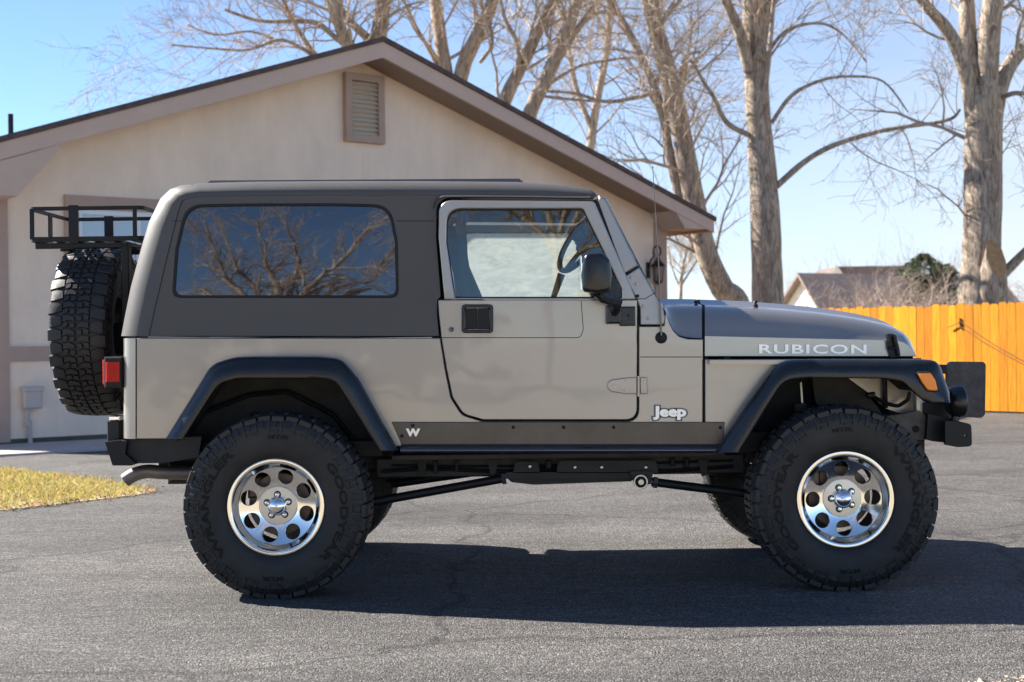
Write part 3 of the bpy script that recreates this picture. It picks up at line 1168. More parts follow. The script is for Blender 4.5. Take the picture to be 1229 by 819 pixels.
def spray(mb, start, d, length, r, level, rg, droop, sides, budget):
    """one branch, its side branches and its twigs"""
    if budget[0] <= 0:
        return
    n = {3: 9, 2: 7, 1: 5, 0: 4}[level]
    pts, rad = [start.copy()], [r]
    dirs = [d.copy()]
    cur, dd = start.copy(), d.normalized()
    step = length / (n - 1)
    wob = {3: .16, 2: .22, 1: .26, 0: .22}[level]
    for i in range(1, n):
        t = i / (n - 1)
        dd = (dd + rand_perp(dd, rg) * wob + UP * (.10 * (1 - t) - droop * t * .22)).normalized()
        cur = cur + dd * step
        pts.append(cur.copy())
        dirs.append(dd.copy())
        rad.append(max(.0035, r * (1 - .8 * t)))
    mb.tube(pts, rad, sides, caps=False)
    budget[0] -= 1
    if level == 0:
        return
    kids = {3: 9, 2: 8, 1: 6}[level]
    for k in range(kids):
        t = .18 + .8 * (k + rg.random()) / kids
        i = min(n - 2, int(t * (n - 1)))
        f = t * (n - 1) - i
        p = pts[i].lerp(pts[i + 1], f)
        dk = dirs[i]
        side = rand_perp(dk, rg)
        a = R(rg.uniform(28, 62))
        nd = (dk * math.cos(a) + side * math.sin(a) + UP * .12).normalized()
        L = length * rg.uniform(.32, .62) * (1.1 - .45 * t)
        spray(mb, p, nd, L, max(.0045, rad[i] * .55), level - 1, rg, droop, max(3, sides - 1), budget)


def tree(name, label, D, limbs, seed, cat='tree', group=None, nb_=9, blen=3.2, level=2, budget=3200, lowest=0.25, droop=.5, jitter=.05, tmin=.2, girth=.80):
    """limbs: [(pixel path, r0, r1, extra depth at the end, number of branches)]; the first reaches the ground"""
    rg = random.Random(seed)
    p0 = P(*limbs[0][0][0], D)
    root = empty(name, (p0.x, D, 0), label, cat, group)
    tm, cm = MB(), MB()
    bud = [budget]
    for li, (path, r0, r1, dd, nbr) in enumerate(limbs):
        m_ = len(path)
        pts = []
        for i, q in enumerate(path):
            pts.append(P(q[0], q[1], D + dd * (i / max(1, m_ - 1)) + (0 if i == 0 and li == 0 else rg.gauss(0, jitter))))
        if li == 0:
            pts[0].z = -.05
        pts = catmull(pts, 6)
        n = len(pts)
        rad = []
        for i in range(n):
            t = i / (n - 1)
            r = (r0 + (r1 - r0) * t) * girth
            if li == 0:
                r *= 1 + .45 * max(0, 1 - t * 7) ** 2
            r *= 1 + .07 * noise.noise(pts[i] * .9 + Vector((seed, 0, 0)))
            rad.append(r)
        # uneven girth
        rows = []
        sides = 16 if r0 > .15 else 9
        k0 = len(tm.v)
        tm.tube(pts, rad, sides, caps=True)
        for k in range(k0, len(tm.v)):
            i = min(n - 1, (k - k0) // sides)
            v = tm.v[k]
            c = pts[i]
            o = v - c
            tm.v[k] = c + o * (1 + .10 * noise.noise(Vector((v.x * 3.1, v.y * 3.1, v.z * .7))) + .05 * noise.noise(v * 5))
        for k in range(nbr):
            t = tmin + (1 - tmin) * (k + rg.random()) / nbr
            i = min(n - 2, int(t * (n - 1)))
            d = (pts[i + 1] - pts[i]).normalized()
            side = rand_perp(d, rg)
            side.y *= .8
            side.normalize()
            a = R(rg.uniform(35, 75))
            nd = (d * math.cos(a) + side * math.sin(a) + UP * .15).normalized()
            spray(cm, pts[i], nd, blen * rg.uniform(.55, 1.2), min(rad[i] * .35, rg.uniform(.022, .05)), level, rg, droop, 5, bud)
    tm.build('trunk', M['bark'], root, angle=60)
    cm.build('crown', M['twig'], root, angle=80)
    return root


T1 = tree('bare_tree', 'massive bare tree behind the orange fence with a sawn-off limb stub low on its trunk', 27.0, [
    ([(1178, 492), (1176, 365), (1178, 300), (1180, 200), (1181, 105)], .50, .41, 0, 3),
    ([(1170, 150), (1160, 90), (1141, 42), (1110, 5), (1070, -50)], .20, .10, -.6, 6),
    ([(1174, 150), (1163, 70), (1160, 0), (1154, -90)], .25, .15, .5, 5),
    ([(1184, 140), (1187, 55), (1195, -20), (1202, -100)], .30, .18, -.3, 5),
    ([(1190, 150), (1204, 95), (1229, 58), (1285, 15)], .23, .12, .4, 5),
    ([(1184, 350), (1213, 320), (1250, 285), (1310, 240)], .14, .07, -.5, 4),
    ([(1198, 120), (1220, 112), (1260, 118)], .07, .04, -.8, 4),
], 11, blen=2.6, budget=2300, tmin=.45)
# sawn stub on that trunk
mb = MB()
s0, s1 = P(1184, 385, 26.95), P(1196, 311, 26.50)
ax_ = (s1 - s0).normalized()
mb.tube([s0, s0.lerp(s1, .25), s0.lerp(s1, .5), s0.lerp(s1, .72), s1], [.36, .34, .30, .25, .22], 18)
for k in range(len(mb.v) - 18, len(mb.v)):
    o = mb.v[k] - s1
    mb.v[k] = mb.v[k] + ax_ * (o.y * 1.3 - o.x * .5)
for k, v in enumerate(mb.v):
    mb.v[k] = v + Vector((noise.noise(v * 5), noise.noise(v * 5 + Vector((9, 0, 0))), noise.noise(v * 5 + Vector((0, 9, 0))))) * .05
mb.mi[-1] = 1
mb.build('limb_stub', [M['bark'], M['cutwood']], T1)

T2 = tree('bare_tree', 'straight tall bare tree rising beyond the vehicle bonnet with long arching side branches', 29.0, [
    ([(921, 490), (922, 370), (918, 250), (911, 150), (906, 60), (905, 10), (908, -60)], .44, .22, .2, 5),
    ([(900, 85), (886, 35), (868, -5), (845, -60)], .17, .09, -.6, 5),
    ([(909, 75), (918, 15), (934, -60)], .2, .12, .6, 4),
    ([(912, 150), (922, 80), (928, 10), (932, -40)], .07, .05, -.5, 5),
    ([(932, 224), (965, 195), (1000, 175), (1060, 157), (1120, 148), (1143, 142), (1152, 132)], .085, .03, -1.2, 7),
    ([(926, 148), (950, 115), (985, 97), (1020, 92), (1060, 98), (1090, 135)], .06, .018, -1.4, 7),
    ([(912, 80), (940, 40), (980, 28), (1010, 40), (1040, 75)], .06, .018, -1.0, 7),
    ([(898, 162), (872, 147), (857, 118), (842, 95), (830, 74), (815, 82)], .075, .03, -.8, 8),
], 23, blen=2.2, budget=3600, tmin=.4)
T3 = tree('bare_tree', 'leaning bare tree with a curved trunk and a thinner twin stem past the house eave', 31.0, [
    ([(905, 492), (888, 372), (866, 345), (847, 300), (830, 225), (816, 150), (801, 85), (786, 30), (774, -30)], .34, .22, 0, 20),
    ([(855, 330), (828, 275), (807, 200), (792, 125), (768, 65), (745, 22), (715, -25)], .15, .09, .5, 16),
    ([(792, 110), (760, 118), (725, 122), (690, 112), (655, 110)], .07, .03, -.6, 7),
    ([(800, 130), (815, 100), (822, 70), (840, 62)], .08, .03, -.6, 6),
], 37, blen=2.8, budget=4000, tmin=.3)
T4 = tree('bare_tree', 'bare tree with two stout stems slanting up in parallel behind the roof slope', 33.0, [
    ([(575, 490), (585, 300), (598, 150), (628, 75), (655, 20), (688, -40)], .34, .14, .4, 11),
    ([(600, 260), (634, 142), (660, 85), (685, 25), (704, -40)], .30, .18, -.6, 11),
    ([(668, 75), (690, 40), (715, 5), (735, -30)], .13, .08, .4, 7),
    ([(640, 115), (690, 82), (735, 72), (775, 68), (815, 60)], .07, .03, .3, 8),
    ([(645, 115), (690, 120), (740, 122), (780, 112)], .06, .03, -.4, 6),
    ([(620, 90), (622, 55), (605, 20), (598, -20)], .1, .05, -.4, 7),
], 41, blen=3.0, girth=.66, budget=4200, tmin=.42)
T5 = tree('bare_tree', 'bare tree forking into two heavy limbs directly behind the roof ridge', 34.0, [
    ([(548, 490), (545, 250), (537, 110), (529, 50), (522, -5), (518, -60)], .36, .17, 0, 9),
    ([(543, 180), (553, 92), (572, 45), (590, 5), (604, -45)], .30, .2, -.5, 9),
    ([(576, 75), (590, 55), (588, 30), (578, 0)], .08, .04, -.4, 6),
    ([(535, 100), (515, 60), (498, 30), (480, -10)], .09, .05, -.3, 7),
], 53, blen=3.0, girth=.66, budget=2400, tmin=.45)
T6 = tree('bare_tree', 'broad bare tree with low limbs spreading far out over the long roof slope', 32.5, [
    ([(452, 490), (455, 250), (452, 80), (457, 30), (466, -40)], .42, .25, 0, 6),
    ([(452, 120), (425, 70), (405, 25), (385, -40)], .27, .17, -.5, 10),
    ([(440, 110), (420, 62), (402, 45), (380, 28), (350, 26), (310, 25), (270, 12)], .12, .05, -.8, 12),
    ([(420, 80), (385, 72), (362, 58), (335, 48), (297, 60), (250, 58), (205, 54)], .09, .03, -.6, 14),
    ([(400, 78), (381, 69), (360, 40), (342, 5), (325, -40)], .12, .06, .3, 10),
    ([(335, 50), (300, 38), (260, 42), (225, 30)], .05, .02, -.5, 9),
    ([(440, 45), (415, 20), (398, -10)], .16, .1, .3, 6),
], 67, blen=2.5, girth=.66, budget=3800, tmin=.3)
T7 = tree('bare_tree', 'slim young bare tree framed between the house corner and the leaning tree', 44.0, [
    ([(815, 480), (817, 350), (820, 320), (826, 296)], .10, .03, 0, 22),
    ([(816, 345), (832, 320), (845, 300)], .05, .02, 0, 10),
    ([(816, 345), (806, 320), (802, 295)], .04, .02, 0, 10),
], 71, blen=1.6, budget=1500, tmin=.45)
T8 = tree('bare_tree', 'distant tall bare tree among the twigs behind the roof, between ridge and eave', 42.0, [
    ([(700, 490), (705, 250), (712, 150), (728, 60), (735, -30)], .22, .1, 0, 16),
    ([(712, 160), (690, 100), (680, 40), (660, -20)], .12, .05, 0, 12),
], 73, blen=4.0, budget=2600, tmin=.4)


# brushy bare shrubs past the fence
def shrub(px, pytop, D, w, seed, label, budget=900):
    rg = random.Random(seed)
    b = P(px, 400, D)
    top = P(px, pytop, D).z
    root = empty('bare_shrub', (b.x, D, 0), label, 'shrub', 'bare shrubs past the fence')
    cm = MB()
    bud = [budget]
    for k in range(16):
        d = Vector((rg.gauss(0, .38) * w / 3, rg.gauss(0, .35), 1)).normalized()
        spray(cm, Vector((b.x + rg.gauss(0, w * .2), D + rg.gauss(0, .5), 0)), d, top * rg.uniform(.7, 1.0), .05, 2, rg, .1, 4, bud)
    cm.build('branches', M['greytwig'], root, angle=80)


shrub(1040, 332, 52, 4.5, 101, 'low brown bare shrub in front of the pale gabled house')
shrub(1075, 318, 54, 4.0, 102, 'dense brown bare shrub before the dark roof of the pale house')
shrub(1105, 322, 50, 3.5, 103, 'reddish-brown bare shrub in front of the evergreen')
shrub(1015, 345, 50, 3.0, 104, 'small brown bare shrub below the white gable end')
shrub(1060, 296, 75, 5.0, 105, 'pale grey bare shrub poking above the distant roof ridge')
shrub(1222, 325, 52, 4.0, 106, 'greyish bare shrub beyond the massive trunk by the fence')
shrub(1140, 305, 60, 3.5, 107, 'wispy bare shrub just beside the massive trunk')
shrub(985, 318, 80, 4, 108, 'faint bare shrub showing over the white gable')


# evergreens: many small sprays through the volume
def evergreen(px, pytop, D, rad, seed, label, base=None, material='needle', n=2600, shape=1.0, name='evergreen_tree', group=None, leaf=1.0):
    rg = random.Random(seed)
    if base is None:
        b = P(px, 400, D)
        h = P(px, pytop, D).z
    else:
        b, h = Vector(base), pytop
    root = empty(name, (b.x, b.y, 0), label, 'tree', group)
    tm, cm = MB(), MB()
    tm.tube([(b.x, b.y, -.05), (b.x, b.y, h * .9)], [rad * .1, .03], 8)
    for i in range(n):
        t = rg.random() ** .8
        z = h * (.06 + .94 * t)
        rr = rad * (1 - t) ** (.75 * shape) * (.6 + .4 * math.sin(z * 5.3 + math.sin(i * 1.7))) + .05
        a = rg.uniform(0, 6.283)
        q = rg.random() ** .45
        rr *= q * (1 + .35 * noise.noise(Vector((math.cos(a) * 2, math.sin(a) * 2, z * 1.2))))
        c = Vector((b.x + rr * math.cos(a), b.y + rr * math.sin(a), z))
        out = Vector((math.cos(a), math.sin(a), rg.uniform(-.5, .5))).normalized()
        s = rg.uniform(.10, .26) * (h / 6) ** .5 * leaf
        sd = rand_perp(out, rg) * s * .35
        cm.add([c - sd, c + out * s * .5 + sd * .3, c + out * s, c + sd * .8], [(0, 1, 2, 3)])
    tm.build('trunk', M['bark'], root)
    cm.build('crown', M[material], root, smooth=False)


evergreen(1110, 305, 58, 2.3, 5, 'dark green conifer rising behind the distant dark roof', shape=.6, n=5200, leaf=1.3)
evergreen(1134, 318, 57, 1.7, 6, 'smaller green conifer beside the massive trunk', shape=.6, n=4000, leaf=1.3)

# ------------------------------------------------------------------ distant house
DH = 66.0
g0 = P(943, 372, DH)
dh = empty('house', (g0.x, DH, 0), 'distant pale house with a white gable end and a dark brown roof', 'house')
mb = MB()


def G(px, py, y):
    return P(px, py, DH) + Vector((0, y, 0))


gl_, gr_, gk = P(942, 367, DH + 2), P(1004, 401, DH - 4), P(964, 333, DH - .2)
gw = [Vector((gl_.x, gl_.y, 0)), gl_, gk, Vector((gr_.x, gr_.y, gr_.z)), Vector((gr_.x, gr_.y, 0))]
deep = Vector((10.5, 6.0, 0))
mb.prism([(i, 0) for i in range(5)], lambda i, z: gw[i], lambda i, z: gw[i] + deep)
M['siding'] = mat('white_siding', (0.72, 0.66, 0.58), rough=0.8)
M['farroof'] = mat('brown_far_roof', (0.17, 0.13, 0.115), rough=0.9, var=.25, vscale=3)
mb.build('wall', M['siding'], dh, smooth=False)
mb = MB()
nd = (gr_ - gl_)
nd.z = 0
nd = Vector((-.35, -.45, 0))
th = Vector((0, 0, .16))
for a_, b_ in ((gl_, gk), (gk, gr_)):
    k = (b_ - a_).normalized() * .4
    a2, b2 = (a_ - k if a_ is gl_ else a_) + nd + Vector((0, 0, .03)), (b_ + k if b_ is gr_ else b_) + nd + Vector((0, 0, .03))
    q4 = [a2, b2, b2 + deep * 1.1, a2 + deep * 1.1]
    mb.hexa(q4, [p + th for p in q4])
mb.build('roof', M['farroof'], dh, smooth=False)
mb = MB()
mb.pbox(1004, 319, 1085, 345, DH + 9, DH + 14)
mb.build('rear_roof', M['farroof'], dh, smooth=False)
mb = MB()
mb.prism([(998, 335), (1004, 318), (1014, 332)], lambda x, y: P(x, y, DH + 8.4), lambda x, y: P(x, y, DH + 8.9))
mb.build('dormer', M['siding'], dh, smooth=False)

# ------------------------------------------------------------------ what the glass and paint mirror, behind the camera
def mirror_tree(bx, by, fork, seed, label, spreads, lim):
    rg = random.Random(seed)
    root = empty('bare_tree', (bx, by, 0), label, 'tree')
    tm, cm = MB(), MB()
    bud = [lim]
    trunk = catmull([(bx, by, -.05), (bx - .1, by, fork * .4), (bx + .05, by + .1, fork * .75), (bx + .1, by, fork)], 5)
    tm.tube(trunk, [.13 - .045 * i / (len(trunk) - 1) for i in range(len(trunk))], 14)
    for ax, l, r in spreads:
        d = Vector((math.sin(ax), rg.uniform(-.2, .2), math.cos(ax)))
        p = Vector(trunk[-1]) - Vector((0, 0, rg.uniform(0, .5)))
        pts = [p]
        for i in range(8):
            d = (d + rand_perp(d, rg) * .14 + UP * .04).normalized()
            pts.append(pts[-1] + d * l / 8)
        pts = catmull(pts, 3)
        rr = [r * (1 - .8 * i / (len(pts) - 1)) for i in range(len(pts))]
        tm.tube(pts, rr, 8)
        for q in range(16):
            i = min(len(pts) - 2, int(len(pts) * (.10 + .88 * (q + rg.random()) / 16)))
            dd = (pts[i + 1] - pts[i]).normalized()
            a = R(rg.uniform(25, 55))
            nd = (dd * math.cos(a) + rand_perp(dd, rg) * math.sin(a) + UP * .1).normalized()
            spray(cm, pts[i], nd, rg.uniform(.7, 1.6), rr[i] * .55, 2, rg, .1, 4, bud)
    tm.build('trunk', M['bark'], root)
    cm.build('crown', M['twig'], root, angle=80)


mirror_tree(-4.75, -15.0, 3.8, 90, 'spreading bare tree mirrored in the rear side window of the vehicle',
            ((-1.12, 4.2, .075), (-.8, 4.6, .08), (-.42, 4.2, .075), (-.1, 4.4, .09), (.2, 4.4, .08), (.5, 4.6, .09), (.85, 4.8, .085), (1.15, 4.2, .07)), 8200)
mirror_tree(0.9, -17.0, 5.2, 91, 'bare tree mirrored faintly in the glass of the vehicle door',
            ((-.9, 4.2, .07), (-.5, 4.6, .08), (-.1, 4.4, .08), (.3, 4.4, .08), (.7, 4.6, .08), (1.05, 4.2, .07)), 6000)
for k, (x, y, h, r_, lab) in enumerate(((-7.6, -17.5, 3.9, 2.0, 'dark bushy evergreen mirrored low in the rear side window'),
                                        (-4.6, -18.5, 4.2, 1.9, 'dark evergreen mirrored behind the spreading tree in the window'),
                                        (-2.2, -17.8, 4.4, 2.3, 'taller dark evergreen mirrored beside the door glass'))):
    evergreen(0, h, 0, r_, 200 + k, lab, base=(x, y, 0), material='darkleaf', n=4200, shape=.35, leaf=2.2)

# ------------------------------------------------------------------ the vehicle
YS = 6.735          # near side of the tub
YC = 7.49           # its middle
car = empty('off_road_vehicle', (0.23, YC, 0), 'lifted khaki-grey two-door off-road vehicle with dark hardtop parked side-on on the asphalt', 'off-roader')

ZB = P(400, 405, YS).z            # belt line
KT = 0.075                        # inward lean of the hardtop
side = plane(YS)
top_side = plane(YS, KT, ZB)
ZD = P(600, 358, YS).z
door_top = plane(YS - .006, KT * .55, ZD)
DOOR_PL = plane(YS - .008)


# ---- wheels
def torus_pts(prof):
    return prof


def make_wheel(spin, letter_at):
    RT_ = .437
    NP = 40
    # rim with its eight round holes, barrel behind
    mb = MB()
    mb.lathe([(.2235, .112), (.2275, .124), (.2270, .1300), (.2245, .1330), (.2220, .1336), (.2075, .1325), (.2045, .1312), (.2030, .1290), (.2020, .1240), (.1985, .1150), (.1830, .0935), (.1800, .0880), (.1792, .0800)], (0, 0, 0), (0, -1, 0), 72)
    wheel = mb.build('wheel', M['alu'], None, angle=40)
    # disc: eight sectors, each a web of faces round its hole; dished towards the hub
    mb = MB()
    RI, RO, RC, RH = .082, .1795, .1395, .0345

    def dish(x, y, off=0.0):
        t = max(0, min(1, (math.hypot(x, y) - .085) / .095))
        return Vector((x, -(.060 + .026 * t ** 1.25) + off, y))
    for h in range(8):
        am = 2 * math.pi * (h + .5) / 8 + spin
        e1, e2 = Vector((math.cos(am), math.sin(am))), Vector((-math.sin(am), math.cos(am)))
        cen = e1 * RC
        phis = [2 * math.pi * k / 56 for k in range(56)]
        for rr in (RI, RO):
            for sg in (-1, 1):
                q = Vector((rr * math.cos(sg * math.pi / 8) - RC, rr * math.sin(sg * math.pi / 8)))
                phis.append(math.atan2(q.y, q.x) % (2 * math.pi))
        phis = sorted(phis)
        rows = []
        for ph in phis:
            d = e1 * math.cos(ph) + e2 * math.sin(ph)
            lo_, hi_ = RH, .3
            for _ in range(40):
                mid_ = (lo_ + hi_) / 2
                p_ = cen + d * mid_
                r_ = p_.length
                an_ = math.atan2(p_.dot(e2), p_.dot(e1))
                if RI <= r_ <= RO and abs(an_) <= math.pi / 8:
                    lo_ = mid_
                else:
                    hi_ = mid_
            row = []
            p_ = cen + d * RH
            row.append(dish(p_.x, p_.y, .016))
            row.append(dish(p_.x, p_.y, .0025))
            for f in (.0022 / max(.003, lo_ - RH), .12, .3, .55, .8, 1.0):
                p_ = cen + d * (RH + (lo_ - RH) * min(1, f))
                row.append(dish(p_.x, p_.y))
            rows.append(row)
        mb.grid(rows, close_u=True)
    disc = mb.build('disc', M['alu'], None, angle=40)
    disc.parent = wheel
    mb = MB()
    mb.lathe([(.1885, .070), (.185, .04), (.182, -.10), (.205, -.125), (.225, -.135)], (0, 0, 0), (0, -1, 0), 48)
    b = mb.build('barrel', M['barrel'], None)
    b.parent = wheel
    mb = MB()
    mb.lathe([(0, -.015), (.09, -.015), (.092, .005), (.145, .005), (.147, 0), (.147, -.02), (0, -.03)], (0, 0, 0), (0, -1, 0), 48)
    mb.bbox(Vector((-.15, 0, .03)), Vector((-.09, 0, .13)), -.02, .05, .01)
    b = mb.build('brake_disc', M['brake'], None)
    b.parent = wheel
    mb = MB()
    mb.lathe([(.0895, .056), (.0890, .0665), (.0875, .068), (.058, .0690), (.040, .0690), (.040, .06)], (0, 0, 0), (0, -1, 0), 56)
    b = mb.build('hub_plate', M['alu_dull'], None)
    b.parent = wheel
    mb = MB()
    mb.lathe([(.0455, .067), (.0455, .083), (.044, .093), (.038, .104), (.028, .1125), (.015, .1175), (0.0005, .119)], (0, 0, 0), (0, -1, 0), 40)
    b = mb.build('hub_cap', M['chrome'], None, angle=60)
    b.parent = wheel
    for k in range(5):
        a = spin + .22 + 2 * math.pi * k / 5
        c = (.0525 * math.cos(a), 0, .0525 * math.sin(a))
        mb = MB()
        mb.cur = 1
        mb.lathe([(.0168, .0680), (.0165, .0697), (.0105, .0695)], c, (0, -1, 0), 20)
        mb.cur = 0
        mb.lathe([(.0108, .060), (.0108, .084), (.0085, .0875), (.0003, .0885)], c, (0, -1, 0), 6)
        b = mb.build('lug_nut', [M['chrome'], M['gap']], None, angle=30)
        b.parent = wheel
    mb = MB()
    a = spin - 1.35
    mb.tube([(.196 * math.cos(a), -.098, .196 * math.sin(a)), (.183 * math.cos(a), -.112, .183 * math.sin(a))], .0045, 8)
    b = mb.build('valve_stem', M['gap'], None)
    b.parent = wheel

    # tyre: carcass, tread blocks, side biters, raised lettering
    mb = MB()
    half = [(.2235, .118), (.228, .130), (.236, .141), (.246, .148), (.250, .1505), (.254, .1515), (.258, .1535), (.285, .1600), (.318, .1635), (.345, .163), (.366, .160), (.372, .1615), (.376, .160), (.395, .152), (.408, .143), (.415, .130), (.4205, .10), (.4235, .05), (.4245, 0)]
    prof = [(r, h) for r, h in half] + [(r, -h) for r, h in reversed(half[:-1])]
    mb.cur = 2
    mb.lathe(prof, (0, 0, 0), (0, -1, 0), 96)
    mb.cur = 0

    def crown(w):
        return RT_ - .010 * (abs(w) / .14) ** 2.4

    def block(poly, r_in, drop=0.0, tilt=0.0):
        """poly of (angle, w), a lug standing on the carcass"""
        n = len(poly)
        ca = sum(p[0] for p in poly) / n
        cw = sum(p[1] for p in poly) / n

        def pt(a, w, r):
            return Vector((r * math.cos(a), w, r * math.sin(a)))
        lo = [pt(a, w, r_in) for a, w in poly]
        m1 = [pt(a, w, crown(w) - .0022 - drop) for a, w in poly]
        hi = [pt(ca + (a - ca) * .93, cw + (w - cw) * .93, crown(w) - drop) for a, w in poly]
        mb.add(lo + m1 + hi, [tuple(range(2 * n, 3 * n))] + [(i, (i + 1) % n, n + (i + 1) % n, n + i) for i in range(n)] + [(n + i, n + (i + 1) % n, 2 * n + (i + 1) % n, 2 * n + i) for i in range(n)])

    p = 2 * math.pi / NP
    for i in range(NP):
        for s in (-1, 1):
            a0 = i * p + (p * .5 if s > 0 else 0) + spin
            big = i % 2 == 0
            e = .158 if big else .147
            block([(a0 + p * .02, -s * e), (a0 + p * .86, -s * e), (a0 + p * .96, -s * .118), (a0 + p * .80, -s * .080), (a0 + p * .22, -s * .077), (a0 + p * .10, -s * .112)], .40)
            block([(a0 - p * .02, -s * .070), (a0 + p * .32, -s * .073), (a0 + p * .46, -s * .050), (a0 + p * .34, -s * .042), (a0 + p * .10, -s * .046)], .41)
            block([(a0 + p * .42, -s * .074), (a0 + p * .88, -s * .070), (a0 + p * .92, -s * .036), (a0 + p * .74, -s * .008), (a0 + p * .46, -s * .006), (a0 + p * .56, -s * .040)], .41)
            block([(a0 - p * .02, -s * .034), (a0 + p * .34, -s * .032), (a0 + p * .36, -s * .007), (a0 + p * .02, -s * .005)], .41)
    # side biters: raised hooks on the shoulder, every second one longer
    def shoulder(r):
        for (ra, ha), (rb, hb_) in zip(half, half[1:]):
            if ra <= r <= rb:
                return ha + (hb_ - ha) * (r - ra) / (rb - ra)
        return .13

    def bar(a0, a1, r0, r1, s, up=.0065):
        rows = []
        for (ia, ir) in ((0, 0), (1, 1)):
            pass
        rs = [r0 + (r1 - r0) * k / 4 for k in range(5)]
        lo, hi = [], []
        for r in rs:
            for a in (a0, a1):
                h = shoulder(min(r, .4235))
                lo.append(Vector((r * math.cos(a), -s * (h - .003), r * math.sin(a))))
                am = (a0 + a1) / 2
                aa = am + (a - am) * .86
                hi.append(Vector((r * math.cos(aa), -s * (h + up), r * math.sin(aa))))
        n = len(lo)
        fs_ = []
        for k in range(4):
            fs_.append((n + 2 * k, n + 2 * k + 1, n + 2 * k + 3, n + 2 * k + 2))
            fs_.append((2 * k, n + 2 * k, n + 2 * k + 2, 2 * k + 2))
            fs_.append((2 * k + 1, 2 * k + 3, n + 2 * k + 3, n + 2 * k + 1))
        fs_.append((0, 1, n + 1, n))
        fs_.append((8, n + 8, n + 9, 9))
        mb.add(lo + hi, fs_)
    for i in range(NP):
        for s in (-1, 1):
            a0 = i * p + (p * .5 if s > 0 else 0) + spin
            if s < 0:
                a0 = a0
            if i % 2:
                continue
            bar(a0 + p * .06, a0 + p * .30, .350, .423, s)
            bar(a0 + p * 1.02, a0 + p * 1.26, .350, .423, s)
            bar(a0 + p * .30, a0 + p * 1.02, .350, .358, s)
            bar(a0 + p * .54, a0 + p * .78, .374, .423, s)
            bar(a0 + p * 1.50, a0 + p * 1.72, .376, .423, s)
            bar(a0 + p * 1.40, a0 + p * 1.84, .366, .374, s)
    n_body = len(mb.f)
    mb.cur = 1

    def arc_text(s, a_mid, r0, r1, spread, bold=.035):
        vs_, fs_ = text_flat(s, bold)
        x0, x1 = min(v.x for v in vs_), max(v.x for v in vs_)
        y0, y1 = min(v.y for v in vs_), max(v.y for v in vs_)
        out = []
        for v in vs_:
            a = a_mid + spread * (.5 - (v.x - x0) / (x1 - x0))
            r = r0 + (r1 - r0) * (v.y - y0) / (y1 - y0)
            out.append(Vector((r * math.cos(a), -(shoulder(r) + .0035), r * math.sin(a))))
        mb.add(out, fs_)
    arc_text('WRANGLER', letter_at, .303, .340, 1.70)
    arc_text('GOODYEAR', letter_at + math.pi, .303, .340, 1.55)
    arc_text('MT/R', letter_at + 1.62, .318, .338, .30)
    arc_text('MT/R', letter_at - 1.55, .318, .338, .30)
    me = bpy.data.meshes.new('tyre')
    me.from_pydata([tuple(v) for v in mb.v], [], mb.f)
    t = finish(me, 'tyre', [M['rubber'], M['letter'], M['sidewall']], None, True, 40, mb.mi)
    t.parent = wheel
    return wheel


def copy_tree(o, parent=None):
    c = o.copy()
    COL.objects.link(c)
    c.parent = parent
    for ch in list(o.children):
        copy_tree(ch, c)
    return c


WZ = .425
YW = YS - .018 + .0      # wheel middle plane (outer wall near 6.56)
xr = P(331.5, 611, 6.6).x
xf = P(1014, 602, 6.6).x
wr = make_wheel(.12, 3.05)
wf = make_wheel(.42, 0.0)
spare = copy_tree(wf)
wr2, wf2 = copy_tree(wr), copy_tree(wf)
for o, x, y, rz in ((wr, xr, YW, 0), (wf, xf, YW, 0), (wr2, xr, 2 * YC - YW, math.pi), (wf2, xf, 2 * YC - YW, math.pi)):
    o.parent = car
    o.location = (x - .23, y - YC, WZ)
    o.rotation_euler = (0, 0, rz)
xs_ = (P(62, 400, 7.42).x + P(144, 400, 7.42).x) / 2
spare.parent = car
spare.scale = (1, .90, 1)
spare.location = (-2.15 - .23, -.05, P(100, 399, 7.44).z)
spare.rotation_euler = (0, R(35), R(-90))
spare.name = 'spare_wheel'


